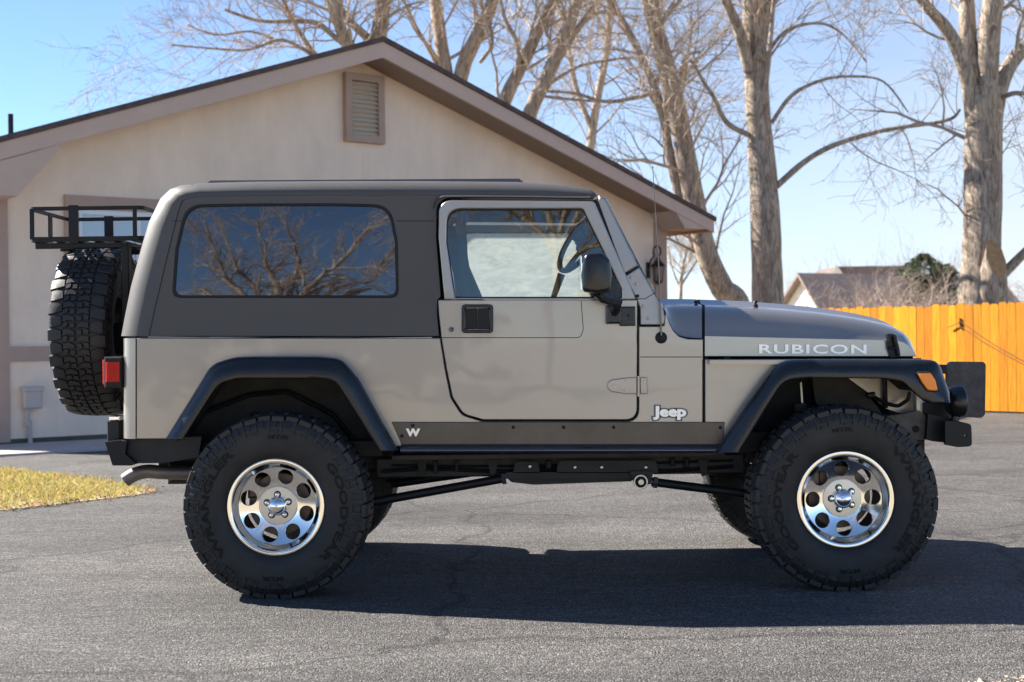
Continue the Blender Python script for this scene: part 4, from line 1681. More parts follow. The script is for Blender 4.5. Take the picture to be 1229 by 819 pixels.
def build_car():
    # ---- tub side
    # tub side runs behind the flare; the door bay is a notch
    notch = rounded([(528.2, 405.5), (531.3, 425), (534.3, 444, 0), (541.2, 478, 18), (554.5, 498.5, 16), (579, 506, 16), (600, 506), (735, 506), (766.7, 506, 42), (766.7, 392)], 6, closed=False)
    outer = [(163.5, 406), (528.2, 406)] + notch[1:]
    outer += [(790, 392), (797, 391), (799, 374.5), (803, 387), (808, 397), (815, 404), (825, 407), (843.5, 407.5), (843.5, 505.5), (843.5, 536)]
    outer += [(470, 536)] + rounded([(456, 536), (424, 470, 30), (409, 447, 20), (376, 441, 16), (297, 441, 16), (268, 446, 16), (250, 470, 20), (214, 526.5)], 5, closed=False) + [(163.5, 527)]
    a = panel('body_side', M['paint'], car, outer, [], side, t=.04, c=.9)
    # ---- rear corner: rolls round into the tailgate
    mb = MB()
    for z0, z1 in ((0, 1),):
        rows = []
        for k in range(9):
            t = k / 8 * math.pi / 2
            px = 162.6 - 19.5 * math.sin(t)
            y = YS + .085 * (1 - math.cos(t))
            rows.append([P(px, py, YS) + Vector((0, y - YS, 0)) for py in (406.2, 407.2, 526, 527)])
        rows.append([p + Vector((0, YC - YS - .085, 0)) for p in rows[-1]])
        mb.grid(rows)
        # lower and upper edges
        mb.grid([[r[0] for r in rows], [r[0] + Vector((.05, .05, 0)) for r in rows]])
    b = mb.build('rear_corner', M['paint'], car)
    # ---- front fender panel below the bonnet
    fo = [(846.5, 431.5), (1010, 431), (1098, 431), (1100, 440), (1060, 447), (975, 447)] + [(943, 455), (925, 475), (905, 512), (890, 536), (846.5, 536)]
    c_ = panel('front_fender', M['paint'], car, fo, [], side, t=.03, c=.9)
    # ---- doors
    dout = rounded([(530.5, 360.2, 0), (764.6, 360.2), (764.6, 504, 40), (735, 504), (600, 504), (580, 504, 16), (556, 497, 16), (543, 477, 18), (536, 443), (530, 405), (527, 378, 10), (526, 360.2, 6)], 7)
    d = panel('door', M['paint'], car, dout, [], DOOR_PL, t=.05, c=.9)
    fro = rounded([(533.5, 359.6), (526.5, 285, 20), (527, 240.5, 34), (560, 240.5), (713.5, 241.5, 6), (734, 290), (758, 345, 8), (763.5, 359.6)], 8)
    gl = rounded([(545.5, 357.8), (535.5, 290, 16), (536, 250.5, 30), (575, 250.5), (700, 250.5, 6), (724, 300), (746.5, 348, 4), (747, 357.8)], 8)
    fr = panel('door_frame', M['paint'], None, fro, [gl], lambda x, y, o: door_top(x, y, o) - Vector((.23, YC, 0)), t=.045, c=1.2)
    fr.parent = d
    gs = rounded([(546.5, 358.6), (533.5, 290, 16), (534.5, 248.5, 32), (575, 248.5), (703, 248.5, 6), (727, 302), (750, 350, 4), (750, 358.6)], 8)
    seal = panel('door_seal', M['gap'], None, gs, [[(x * .988 + 7.7, y * .97 + 9.2) for x, y in gl]], lambda x, y, o: door_top(x, y, o + .012) - Vector((.23, YC, 0)), t=.012, c=.3)
    seal.parent = d
    mb = MB()
    w0 = [door_top(x, y, .022) for x, y in gs]
    w1 = [p + Vector((0, .004, 0)) for p in w0]
    n = len(w0)
    mb.add(w0 + w1, [tuple(range(n)), tuple(range(2 * n - 1, n - 1, -1))])
    win = mb.build('door_window', M['glass'], d, smooth=False)
    # pressed line of the door
    mb = MB()
    mb.tube([DOOR_PL(x, y, .0012) for x, y in rounded([(530, 405.5), (697, 405.5, 14), (700, 395), (697.5, 361)], 6, closed=False)], .0022, 6)
    crease = mb.build('pressed_line', M['gap'], d)
    mb = MB()
    mb.tube([side(x, 428.7, .0008) for x in (768.5, 800, 843)], .0022, 6)
    mb.build('body_seam', M['gap'], car)
    # ---- door handle
    hb_ = MB()
    bez = rounded([(554, 365.5, 5), (592, 365.5, 5), (592, 400, 5), (554, 400, 5)], 4)
    hdl = panel('door_handle', M['flare'], None, bez, [rounded([(558, 369.5, 3), (588, 369.5, 3), (588, 396, 3), (558, 396, 3)], 3)], lambda x, y, o: DOOR_PL(x, y, o - .012) - Vector((.23, YC, 0)), t=.014, c=1)
    hdl.parent = d
    mb = MB()
    a0, a1 = DOOR_PL(558, 396), DOOR_PL(588, 369.5)
    mb.bbox(DOOR_PL(558.5, 395.5), DOOR_PL(573, 370), YS - .012, YS, .004)
    mb.bbox(DOOR_PL(573.6, 395.5), DOOR_PL(587.5, 370), YS - .015, YS, .003)
    pd = mb.build('paddle', M['black'], hdl)
    mb = MB()
    mb.lathe([(0.0005, .012), (.004, .012), (.0045, .010), (.009, .010), (.0125, .006), (.0125, 0)], DOOR_PL(541.5, 395.5), (0, -1, 0), 20)
    mb.build('door_lock', M['chrome'], d)
    # ---- lower hinge
    hinge = panel('hinge', M['paint'], None, rounded([(729, 460, 3), (733, 456, 6), (752, 453.5, 4), (764, 453), (764, 473, 0), (750, 473, 4), (733, 470, 6), (729, 466, 3)], 3), [], lambda x, y, o: DOOR_PL(x, y, o - .011) - Vector((.23, YC, 0)), t=.012, c=.8)
    hinge.parent = d
    mb = MB()
    mb.bbox(side(768.2, 473), side(776.5, 453), YS - .010, YS, .003)
    mb.tube([side(766, 476, -.012), side(766, 451.5, -.012)], .0065, 10)
    o_ = mb.build('hinge_leaf', M['paint'], car)
    mb = MB()
    for q in ((736, 463), (751, 457.5), (751, 468.5)):
        mb.lathe([(.0003, .015), (.004, .0145), (.0055, .011)], DOOR_PL(*q), (0, -1, 0), 12)
    for q in ((773, 458), (773, 468)):
        mb.lathe([(.0003, .014), (.004, .0135), (.0055, .009)], side(*q), (0, -1, 0), 12)
    for q in ((757.5, 357), ):
        pass
    mb.build_each('hinge_screw', M['steel'], car)
    # ---- mirror
    mb = MB()
    ym = YS - .20
    mo = rounded([(701, 304, 8), (722, 303.5, 12), (731.5, 312, 8), (734, 330, 0), (732, 350, 6), (716, 352.5, 4), (699, 350, 5), (697.5, 330, 0)], 5)
    rows = []
    for dy, s in ((-.035, .80), (-.030, .92), (-.012, 1.0), (.06, 1.0), (.13, .96), (.135, .90)):
        cxm, cym = 715.5, 328
        rows.append([P(cxm + (x - cxm) * s + (dy + .03) * 14, cym + (y - cym) * s, ym) + Vector((0, dy, 0)) for x, y in mo])
    mb.grid(rows, close_v=True)
    mb.add(rows[0], [tuple(range(len(mo)))])
    mb.add(rows[-1], [tuple(range(len(mo)))])
    mir = mb.build('side_mirror', M['flare'], car, angle=50)
    mb = MB()
    mb.tube([P(717, 352, ym + .02), P(722, 357, ym + .05), P(741, 363, ym + .12)], [.022, .026, .024], 8)
    mb.tube([P(741, 361, ym + .12), P(737, 377, YS - .03)], [.026, .024], 8)
    mb.bbox(P(727.5, 389, YS - .03), P(745, 367, YS - .03), YS - .05, YS - .008, .008)
    mb.bbox(P(744, 391.5, YS - .03), P(762.5, 368, YS - .03), YS - .032, YS - .008, .006)
    mb.build('mirror_arm', M['flare'], mir)
    mb = MB()
    for q in ((745, 374), (745, 386), (754, 379)):
        mb.lathe([(.0003, .006), (.006, .005), (.007, 0)], P(q[0], q[1], YS - .033), (0, -1, 0), 12)
    mb.build_each('mirror_screw', M['black'], mir)
    mb = MB()
    a_, b_ = P(697.2, 348, ym + .01), P(697.2, 308, ym + .01)
    mb.hexa([a_, a_ + Vector((0, .11, 0)), a_ + Vector((.004, .11, 0)), a_ + Vector((.004, 0, 0))], [b_, b_ + Vector((0, .11, 0)), b_ + Vector((.004, .11, 0)), b_ + Vector((.004, 0, 0))])
    mb.build('mirror_glass', M['chrome'], mir)
    # quarter trim behind the mirror
    sail = panel('mirror_sail', M['flare'], None, [(726, 302), (747.5, 357.5), (731, 357.5), (722, 330)], [], lambda x, y, o: door_top(x, y, o + .006) - Vector((.23, YC, 0)), t=.01, c=.5)
    sail.parent = d

    # ---- windscreen frame
    ws = plane(YS + .012, KT * .8, ZD)
    pil = rounded([(715.5, 240), (719, 235), (727, 238, 4), (766.5, 319.5), (749, 330.5), (736, 297)], 4)
    p1 = panel('windscreen_pillar', M['paint'], car, pil, [], lambda x, y, o: ws(x, y, o - .0), t=.05, c=2.2, cdepth=.012)
    brk = rounded([(749.8, 332), (767, 321), (795.5, 371), (798, 380, 5), (797, 388), (795, 390.2, 3), (768.5, 390.2, 2), (768.0, 370, 4), (763, 357)], 4)
    p2 = panel('windscreen_bracket', M['paint'], car, brk, [], lambda x, y, o: ws(x, y, o - .008), t=.05, c=1.1)
    mb = MB()
    for q in ((757, 333), (763.5, 341.5), (771.5, 368), (777.5, 382.5)):
        mb.lathe([(.0003, .004), (.003, .005), (.0065, .003), (.0075, 0)], ws(q[0], q[1], -.008), (0, -1, 0), 14)
    mb.build_each('bracket_screw', M['steel'], car)
    mb = MB()
    mb.lathe([(.0003, .006), (.006, .005), (.0085, 0)], ws(765, 355.5, -.008), (0, -1, 0), 14)
    mb.tube([ws(751, 332 + 23.6, -.0095) if False else ws(763.5, 359, -.009), ws(774, 359, -.009), ws(786, 351.5, -.009)], .0018, 5)
    p4 = mb.build('bracket_seam', M['gap'], car)
    # header and base bars right across, the glass between
    mb = MB()
    hd = [P(716, 240, 6.80), P(719, 235.5, 6.80), P(728, 238, 6.80), P(734, 249, 6.80), P(727, 252, 6.80)]
    mb.add(hd + [p + Vector((0, 2 * (YC - 6.80), 0)) for p in hd], [(0, 1, 2, 3, 4), (9, 8, 7, 6, 5)] + [(i, i + 5, (i + 1) % 5 + 5, (i + 1) % 5) for i in range(5)])
    hd = [P(786, 358, 6.80), P(796, 366, 6.80), P(798, 374, 6.80), P(787, 374, 6.80)]
    mb.add(hd + [p + Vector((0, 2 * (YC - 6.80), 0)) for p in hd], [(0, 1, 2, 3), (7, 6, 5, 4)] + [(i, i + 4, (i + 1) % 4 + 4, (i + 1) % 4) for i in range(4)])
    mb.build('windscreen_frame', M['paint'], car)
    mb = MB()
    q = [P(729, 246, 6.80), P(790, 364, 6.80)]
    a_, b_ = q
    dy = Vector((0, 2 * (YC - 6.80), 0))
    mb.hexa([a_, b_, b_ + dy, a_ + dy], [p + Vector((.005, 0, .003)) for p in (a_, b_, b_ + dy, a_ + dy)])
    mb.build('windscreen', M['glass'], car, smooth=False)
    # black gap behind the pillar
    mb = MB()
    mb.tube([ws(x, y, .012) for x, y in ((713, 240), (735, 290), (760, 344), (766, 362), (766.5, 392))], .010, 6)
    p5 = mb.build('pillar_gap', M['gap'], car)

    # ---- hardtop side, with window hole
    dh_ = rounded([(527, 403.6), (524.6, 378, 8), (525.0, 360, 4), (529, 356, 3), (523.5, 285, 20), (524, 237.0, 37), (562, 237.0), (713, 237.8)], 7, closed=False)
    ho = [(178.5, 403.6)] + dh_ + [(714, 235.8), (700, 235), (660, 234.6), (620, 234.5), (500, 234.3), (400, 234.3), (300, 234.8), (240, 235.8), (227, 237.5), (220, 241), (215, 250), (208.5, 275), (200.5, 308), (190.5, 350), (183.6, 380)]
    hwin = rounded([(206.5, 357.5, 10), (210.5, 300), (223, 246, 26), (300, 244.6), (400, 244.4), (468.5, 246, 26), (477, 290), (478.5, 357.5, 10)], 7)
    h = panel('hardtop_side', M['hardtop'], car, ho, [hwin], top_side, t=.025, c=.35, cdepth=.002)
    wo = [(x, y) for x, y in hwin]
    rub = panel('window_rubber', M['gap'], car, wo, [[((x - 342) * .976 + 342, (y - 301) * .95 + 301) for x, y in wo]], lambda x, y, o: top_side(x, y, o - .003), t=.014, c=.7)
    mb = MB()
    q = [((x - 342) * .98 + 342, (y - 301) * .96 + 301) for x, y in wo]
    # gently bowed pane
    cxm, cym = 342.0, 301.0
    rows = []
    for s in (1, .85, .7, .5, .3, .1):
        rows.append([top_side(cxm + (x - cxm) * s, cym + (y - cym) * s, .006 - .0028 * (1 - s * s)) for x, y in q])
    mb.grid(rows, close_v=True)
    mb.add(rows[-1], [tuple(range(len(q)))])
    rw = mb.build('side_window', M['tint'], car, angle=80)
    # rim and roof
    pairs = [((714, 235.8), (716.5, 235.0)), ((713, 235.5), (714.5, 231.5)), ((708, 235.3), (709, 227.5)), ((700, 235), (700, 224.8)), ((680, 234.8), (680, 222)), ((660, 234.6), (660, 220)), ((620, 234.5), (620, 217.8)), ((500, 234.3), (500, 216.8)), ((400, 234.3), (400, 216.8)), ((300, 234.8), (300, 217.6)),
             ((240, 235.8), (240, 219.3)), ((227, 237.5), (217, 221.5)), ((220, 241), (203, 226.5)), ((215, 250), (191, 238)), ((208.5, 275), (177, 266)), ((200.5, 308), (167, 300)), ((190.5, 350), (155, 345)), ((183.6, 380), (148, 380)), ((178.5, 403.6), (143.6, 403.6))]
    mb = MB()
    rows = []
    for S, O in pairs:
        s3 = top_side(*S)
        o3 = P(O[0], O[1], s3.y + .085)
        row = []
        for k in range(10):
            t = k / 9 * math.pi / 2
            f = math.sin(t)
            p_ = s3.lerp(o3, f)
            p_.y = s3.y + .125 * (1 - math.cos(t))
            row.append(p_)
        for yy, dz in ((7.05, .010), (7.25, .016), (YC, .019)):
            p_ = o3.copy()
            p_.y = yy
            nrm = Vector((-(1 if O[0] < 200 else 0), 0, (1 if O[0] >= 200 else .1)))
            p_ += nrm * dz
            row.append(p_)
        rows.append(row)
    mb.grid(rows)
    rf_ = mb.build('hardtop', M['hardtop'], car, angle=70)
    # drip lip over the door, moulded lines
    mb = MB()
    lip = rounded([(522.5, 300), (519, 262), (521, 233.6, 37), (562, 233.6), (640, 234.2), (708, 235.5)], 7, closed=False)
    rows = []
    for x, y in lip[2:]:
        a_ = top_side(x, y, -.002)
        b_ = top_side(x + .4, y + 3.0, -.014)
        c2 = top_side(x + .6, y + 3.8, .004)
        rows.append([a_, a_.lerp(b_, .6) + Vector((0, -.002, 0)), b_, c2])
    mb.grid(rows)
    lp = mb.build('drip_lip', M['hardtop'], car)
    mb = MB()
    mb.tube([top_side(x, y, -.0003) for x, y in ((206, 265.4), (219, 265.4))], .0016, 5)
    mb.tube([top_side(x, y, -.0003) for x, y in ((476, 265.4), (500, 265.4), (521, 265.4))], .0016, 5)
    mb.tube([top_side(x, y, -.0004) for x, y in ((178.8, 403), (183.8, 380), (190.8, 350), (200.8, 308), (208.8, 275), (215.3, 250), (218.5, 242))] +
            [P(222.5, 232, 6.80), P(226.5, 225.5, 6.825), P(231, 221.3, 6.86)], .0022, 5)
    ml = mb.build('moulded_line', M['gap'], car)
    mb = MB()
    a_, b_ = P(246, 218, 6.95), P(628, 215.6, 6.95)
    for yy in (6.97, 7.2, 7.44, 7.68, 7.92):
        mb.hexa([Vector((a_.x, yy, a_.z - .01)), Vector((b_.x, yy, b_.z - .01)), Vector((b_.x, yy + .1, b_.z - .01)), Vector((a_.x, yy + .1, a_.z - .01))],
                [Vector((a_.x + .02, yy + .01, a_.z + .008)), Vector((b_.x - .02, yy + .01, b_.z + .008)), Vector((b_.x - .02, yy + .09, b_.z + .008)), Vector((a_.x + .02, yy + .09, a_.z + .008))])
    mb.build_each('roof_rib', M['hardtop'], car)
    # tailgate glass and tailgate
    mb = MB()
    glz = [P(x, y, 6.84) for x, y in ((177, 266), (167, 300), (155, 345), (148, 380))]
    for p_ in glz:
        p_.y = 7.03
        p_.x -= .013
    w_ = 2 * (YC - 7.03)
    mb.grid([[p + Vector((-.006, 0, .002)), p + Vector((-.006, w_, .002))] for p in glz])
    mb.build('rear_window', M['tint'], car)

    # ---- flares
    def flare(name, outer, inner, y_off=0.0, n=64):
        O, I = resample(outer, n), resample(inner, n)
        mb = MB()
        rows = []
        for i in range(n):
            o, q = O[i], I[i]
            row = []
            for f, y in ((0, YS - .001), (.0, YS - .062), (.02, YS - .078), (.07, YS - .092), (.2, YS - .112), (.5, YS - .130), (.86, YS - .137), (.96, YS - .134), (1.0, YS - .124), (1.0, YS - .10), (1.0, YS + .03)):
                p_ = o.lerp(q, f)
                row.append(P(p_.x, p_.y, y))
            rows.append(row)
        mb.grid(rows)
        m = len(rows[0])
        mb.add(rows[0], [tuple(range(m))])
        mb.add(rows[-1], [tuple(range(m))])
        return mb.build(name, M['flare'], car, angle=50)
    ro = rounded([(198.5, 527), (229, 478), (254, 437, 30), (282, 428.8, 20), (304, 428), (381, 428), (410, 430.5, 24), (431, 455, 30), (478.5, 541)], 8, closed=False)
    ri = rounded([(220, 527), (245.5, 486.5), (262, 461, 24), (285, 454.8, 14), (300, 454.7), (375, 454.7), (402, 457, 20), (421, 487, 24), (455, 541)], 8, closed=False)
    f1 = flare('rear_flare', ro, ri)
    fo_ = rounded([(857.5, 543.7), (895, 486), (920, 452, 20), (938, 432.5, 30), (980, 431), (1103, 431), (1126, 433, 14), (1134, 455), (1140, 472, 6), (1140.5, 483)], 8, closed=False)
    fi_ = rounded([(888, 543), (920, 490), (941, 457, 26), (976, 454), (1060, 454.6), (1083, 458, 14), (1097, 472, 6), (1111, 484), (1139, 484.5)], 8, closed=False)
    f2 = flare('front_flare', fo_, fi_)
    # amber marker on the flare
    mk = rounded([(1100.5, 447.5, 3), (1117.5, 447.0, 4), (1123.5, 456, 4), (1127, 470, 3), (1113.5, 469, 5), (1106, 459, 6)], 4)
    amb = panel('side_marker', M['amber'], car, mk, [], plane(YS - .150), t=.03, c=1.5, cdepth=.006)
    bzl = panel('marker_bezel', M['gap'], car, [((x - 1113) * 1.09 + 1113, (y - 458) * 1.1 + 458) for x, y in mk], [], plane(YS - .146), t=.03, c=.6)
    # fender top
    mb = MB()
    a_, b_ = P(850, 432.2, YS), P(1104, 432.2, YS)
    mb.hexa([Vector((a_.x, YS - .05, a_.z - .02)), Vector((b_.x, YS - .05, b_.z - .02)), Vector((b_.x, 7.1, b_.z - .02)), Vector((a_.x, 7.1, a_.z - .02))],
            [Vector((a_.x, YS - .05, a_.z)), Vector((b_.x, YS - .05, b_.z)), Vector((b_.x, 7.1, b_.z)), Vector((a_.x, 7.1, a_.z))])
    f3 = mb.build('fender_top', M['paint'], car)

    # ---- rocker guard and step
    rg_ = panel('rocker_guard', M['guard'], car, [(470, 506.8), (870, 506.8), (868, 533.8), (482, 533.8)], [], plane(YS - .012), t=.014, c=.7)
    mb = MB()
    rows = []
    for px in (481.5, 483, 860, 861.5):
        row = []
        base = P(px, 533, YS)
        for (dy, dz) in ((-.011, .0), (-.018, -.002), (-.046, -.010), (-.058, -.018), (-.061, -.026), (-.058, -.034), (-.045, -.040), (-.012, -.042), (.2, -.046)):
            row.append(base + Vector((0, dy, dz)))
        rows.append(row)
    mb.grid(rows)
    mb.add(rows[0], [tuple(range(9))])
    mb.add(rows[-1], [tuple(range(9))])
    st = mb.build('rocker_step', M['step'], car, angle=60)
    mb = MB()
    for q in ((482.5, 523.5), (495.5, 511), (616, 513), (676.5, 513), (736.5, 513), (864.5, 513.5)):
        mb.lathe([(.0003, .007), (.004, .0065), (.0065, .003), (.008, .001), (.008, 0)], plane(YS - .012)(*q), (0, -1, 0), 12)
    mb.build_each('rocker_bolt', M['black'], car)
    lettering('guard_emblem', 'W', 487, 514.5, 504.5, 524, plane(YS - .012), M['white_decal'], car, bold=.06)

    # ---- cowl and bonnet
    def yflank(x):
        x0, x1 = P(797, 420, YS).x, P(1095, 420, YS).x
        return YS + .012 + .17 * max(0, min(1, (x - x0) / (x1 - x0))) ** 1.2

    def hood_pt(px, py, dy=0.0):
        D = YS
        for _ in range(4):
            p_ = P(px, py, D)
            D = yflank(p_.x) + dy
        return P(px, py, D)

    def section(px, pb, pc, pt):
        """pb bottom of the flank, pc crease, pt top, all photo rows"""
        row = []
        if pb is not None:
            row += [hood_pt(px, pb, .004), hood_pt(px, pb - .8, 0), hood_pt(px, pc + .8, 0.001)]
        row.append(hood_pt(px, pc, .004))
        h = pc - pt
        for f, dy in ((.06, .012), (.25, .026), (.5, .048), (.72, .076), (.86, .104), (.95, .140), (1.0, .19)):
            row.append(hood_pt(px, pc - h * f, dy))
        e = row[-1]
        row.append(Vector((e.x, e.y + .13, e.z + .010)))
        row.append(Vector((e.x, e.y + .16, e.z + .012)))
        row.append(Vector((e.x, e.y + .20, e.z + .034)))
        row.append(Vector((e.x, YC, e.z + .040)))
        return row
    tops = [(846, 366.6), (900, 368.6), (940, 371.5), (980, 375.2), (1010, 379), (1040, 384.0), (1060, 388.6), (1074, 393.5), (1084, 399.0), (1091, 406), (1095.5, 414), (1098.5, 422)]
    mb = MB()
    rows = []
    for x, y in tops:
        pc = 402.8 + 5.6 * (x - 846) / 240
        pc = max(pc, y + (428 - y) * .38)
        rows.append(section(x, 428.2, pc, y))
    mb.grid(rows)
    m = len(rows[0])
    fr_ = rows[-1]
    low = [Vector((p_.x + .004, p_.y, P(1099, 428.2, 7).z)) for p_ in fr_]
    mb.grid([fr_, low])
    back = [p_ + Vector((.004, .0, 0)) for p_ in rows[0]]
    mb.grid([rows[0], [p_ + Vector((.0, .02, -.02)) for p_ in rows[0]]])
    hd_ = mb.build('bonnet', M['paint'], car, angle=32)
    mb = MB()
    rows = []
    for x, pc, pt in ((797.5, 371.5, 366.3), (799, 374, 366.2), (803, 386, 366), (808, 396.2, 366), (815, 402.6, 366), (825, 405.2, 366), (834, 405.8, 366.2), (842.4, 406.2, 366.4)):
        rows.append(section(x, None, pc, pt))
    mb.grid(rows)
    cw = mb.build('cowl', M['paint'], car, angle=45)
    # dark well under the bonnet gap and the belt
    mb = MB()
    mb.pbox(838, 430, 850, 520, YS + .02, YS + .06)
    mb.pbox(838, 408, 850, 432, YS + .06, YS + .10)
    mb.pbox(850, 418, 1096, 446, YS + .215, 2 * YC - YS - .215)
    inn = [[p_ + Vector((0, .012, -.010)) for p_ in section(x, 428, 403, 366.6)] for x in (838, 850)]
    mb.grid(inn)
    mb.pbox(520, 404, 534, 520, YS + .022, YS + .06)
    mb.pbox(755, 364, 775, 520, YS + .052, YS + .08)
    mb.pbox(560, 500, 770, 512, YS + .045, YS + .08)
    mb.pbox(170, 402, 526, 408, YS + .03, YS + .06)
    dk = mb.build('seam_backing', M['gap'], car, smooth=False)
    lettering('bonnet_lettering', 'RUBICON', 911, 413.6, 1040, 424.8, lambda x, y, o: hood_pt(x, y + (x - 975) * .004, -.0025), M['white_decal'], car, bold=.022, space=1.12)
    # badge
    jb = plane(YS)
    lettering('badge_backing', 'Jeep', 785, 488.3, 822.5, 503.3, lambda x, y, o: jb(x, y, -.002), M['grey_decal'], car, bold=.15, ref=.0)
    lettering('badge', 'Jeep', 785, 488.3, 822.5, 503.3, lambda x, y, o: jb(x, y, -.004), M['white_decal'], car, bold=.05, ref=.0)
    # bonnet latch
    mb = MB()
    lt = [hood_pt(x, y, -.012) for x, y in ((1064, 402), (1071, 400.5), (1076, 403), (1080, 428), (1069, 429.5), (1065, 416))]
    l2 = [p_ + Vector((0, .02, 0)) for p_ in lt]
    mb.add(lt + l2, [tuple(range(6)), tuple(range(11, 5, -1))] + [(i, i + 6, (i + 1) % 6 + 6, (i + 1) % 6) for i in range(6)])
    mb.tube([hood_pt(1066.5, 401, -.018), hood_pt(1067.5, 409, -.02)], .008, 8)
    mb.tube([hood_pt(1073, 404, -.02), hood_pt(1077, 418, -.022), hood_pt(1078.5, 427, -.018)], .010, 8)
    mb.tube([hood_pt(1067, 418, -.018), hood_pt(1078, 418, -.018)], .008, 8)
    la = mb.build('bonnet_latch', M['black'], car)
    # washer nozzles and bonnet bumper
    mb = MB()
    for px, yy in ((835.5, 6.99), (907, 7.0)):
        b_ = P(px, 367, yy)
        mb.lathe([(.012, -.02), (.012, .004), (.006, .008), (.006, .014), (.012, .016), (.009, .024), (.0005, .026)], b_, (0, 0, 1), 12)
    mb.build_each('washer_nozzle', M['black'], car)
    # aerial
    mb = MB()
    mb.lathe([(.028, 0), (.028, .006), (.022, .014), (.012, .018), (.009, .03), (.0005, .032)], side(793.5, 405.5), (0, -1, 0), 20)
    an = mb.build('aerial', M['gap'], car)
    mb = MB()
    a_ = side(793, 403, -.028)
    b_ = P(790.5, 320, YS - .05)
    c2 = P(786.8, 258, YS - .06)
    d2 = P(783.5, 201, YS - .07)
    mb.tube([a_, b_, c2], [.0042, .0036, .0032], 8)
    mb.tube([c2, d2], .0019, 6)
    mb.lathe([(.0004, -.005), (.004, -.002), (.004, .002), (.0004, .005)], d2, (0, 0, 1), 8)
    mb.build('mast', M['mast'], an)

    # ---- grille and headlights
    mb = MB()
    g0_, g1_ = P(1096, 430, 6.97), P(1096, 505, 6.97)
    xg = g0_.x
    mb.bbox(Vector((xg, 0, g1_.z)), Vector((xg + .045, 0, g0_.z)), 6.97, 2 * YC - 6.97, .015)
    mb.build('grille', M['paint'], car)
    for s in (-1, 1):
        mb = MB()
        mb.lathe([(.095, -.01), (.098, .008), (.088, .014), (.05, .020), (.0005, .023)], (xg + .045, YC + s * .36, (g0_.z + g1_.z) / 2 + .04), (1, 0, 0), 28)
        mb.build('headlight', M['chrome'], car)
    for k in range(7):
        mb = MB()
        y = YC + (k - 3) * .068
        mb.bbox(Vector((xg + .04, 0, g1_.z + .06)), Vector((xg + .0475, 0, g0_.z - .03)), y - .02, y + .02, .002)
        mb.build('grille_slot', M['gap'], car)
    # ---- tail lamp
    mb = MB()
    mb.bbox(P(124.5, 466, YS + .03), P(146, 428, YS + .03), YS + .035, YS + .20, .008)
    tl = mb.build('tail_lamp', M['black'], car)
    mb = MB()
    mb.bbox(P(127, 459, YS + .03), P(143.3, 434.5, YS + .03), YS + .028, YS + .05, .004)
    x0 = P(124.5, 447, YS + .03).x
    z0, z1 = P(124, 462, YS).z, P(124, 432, YS).z
    mb.bbox(Vector((x0 - .012, 0, z0)), Vector((x0 + .002, 0, z1)), YS + .05, YS + .19, .005)
    mb.build('tail_lens', M['red'], tl)

    return dict(mirror=[a, b, c_, d, h, rub, rw, rf_, lp, ml, f1, f2, f3, rg_, st, hd_, cw, p1, p2, p5, amb, bzl, dk, tl, la], door=d)


built = build_car()
for o in built['mirror']:
    c = mirror_copy(o, car)
    for ch in o.children:
        k = ch.copy()
        COL.objects.link(k)
        k.parent = c
        if ch.name.startswith('door_window'):
            k.data = ch.data.copy()
            k.data.materials.clear()
            k.data.materials.append(M['glass_milky'])


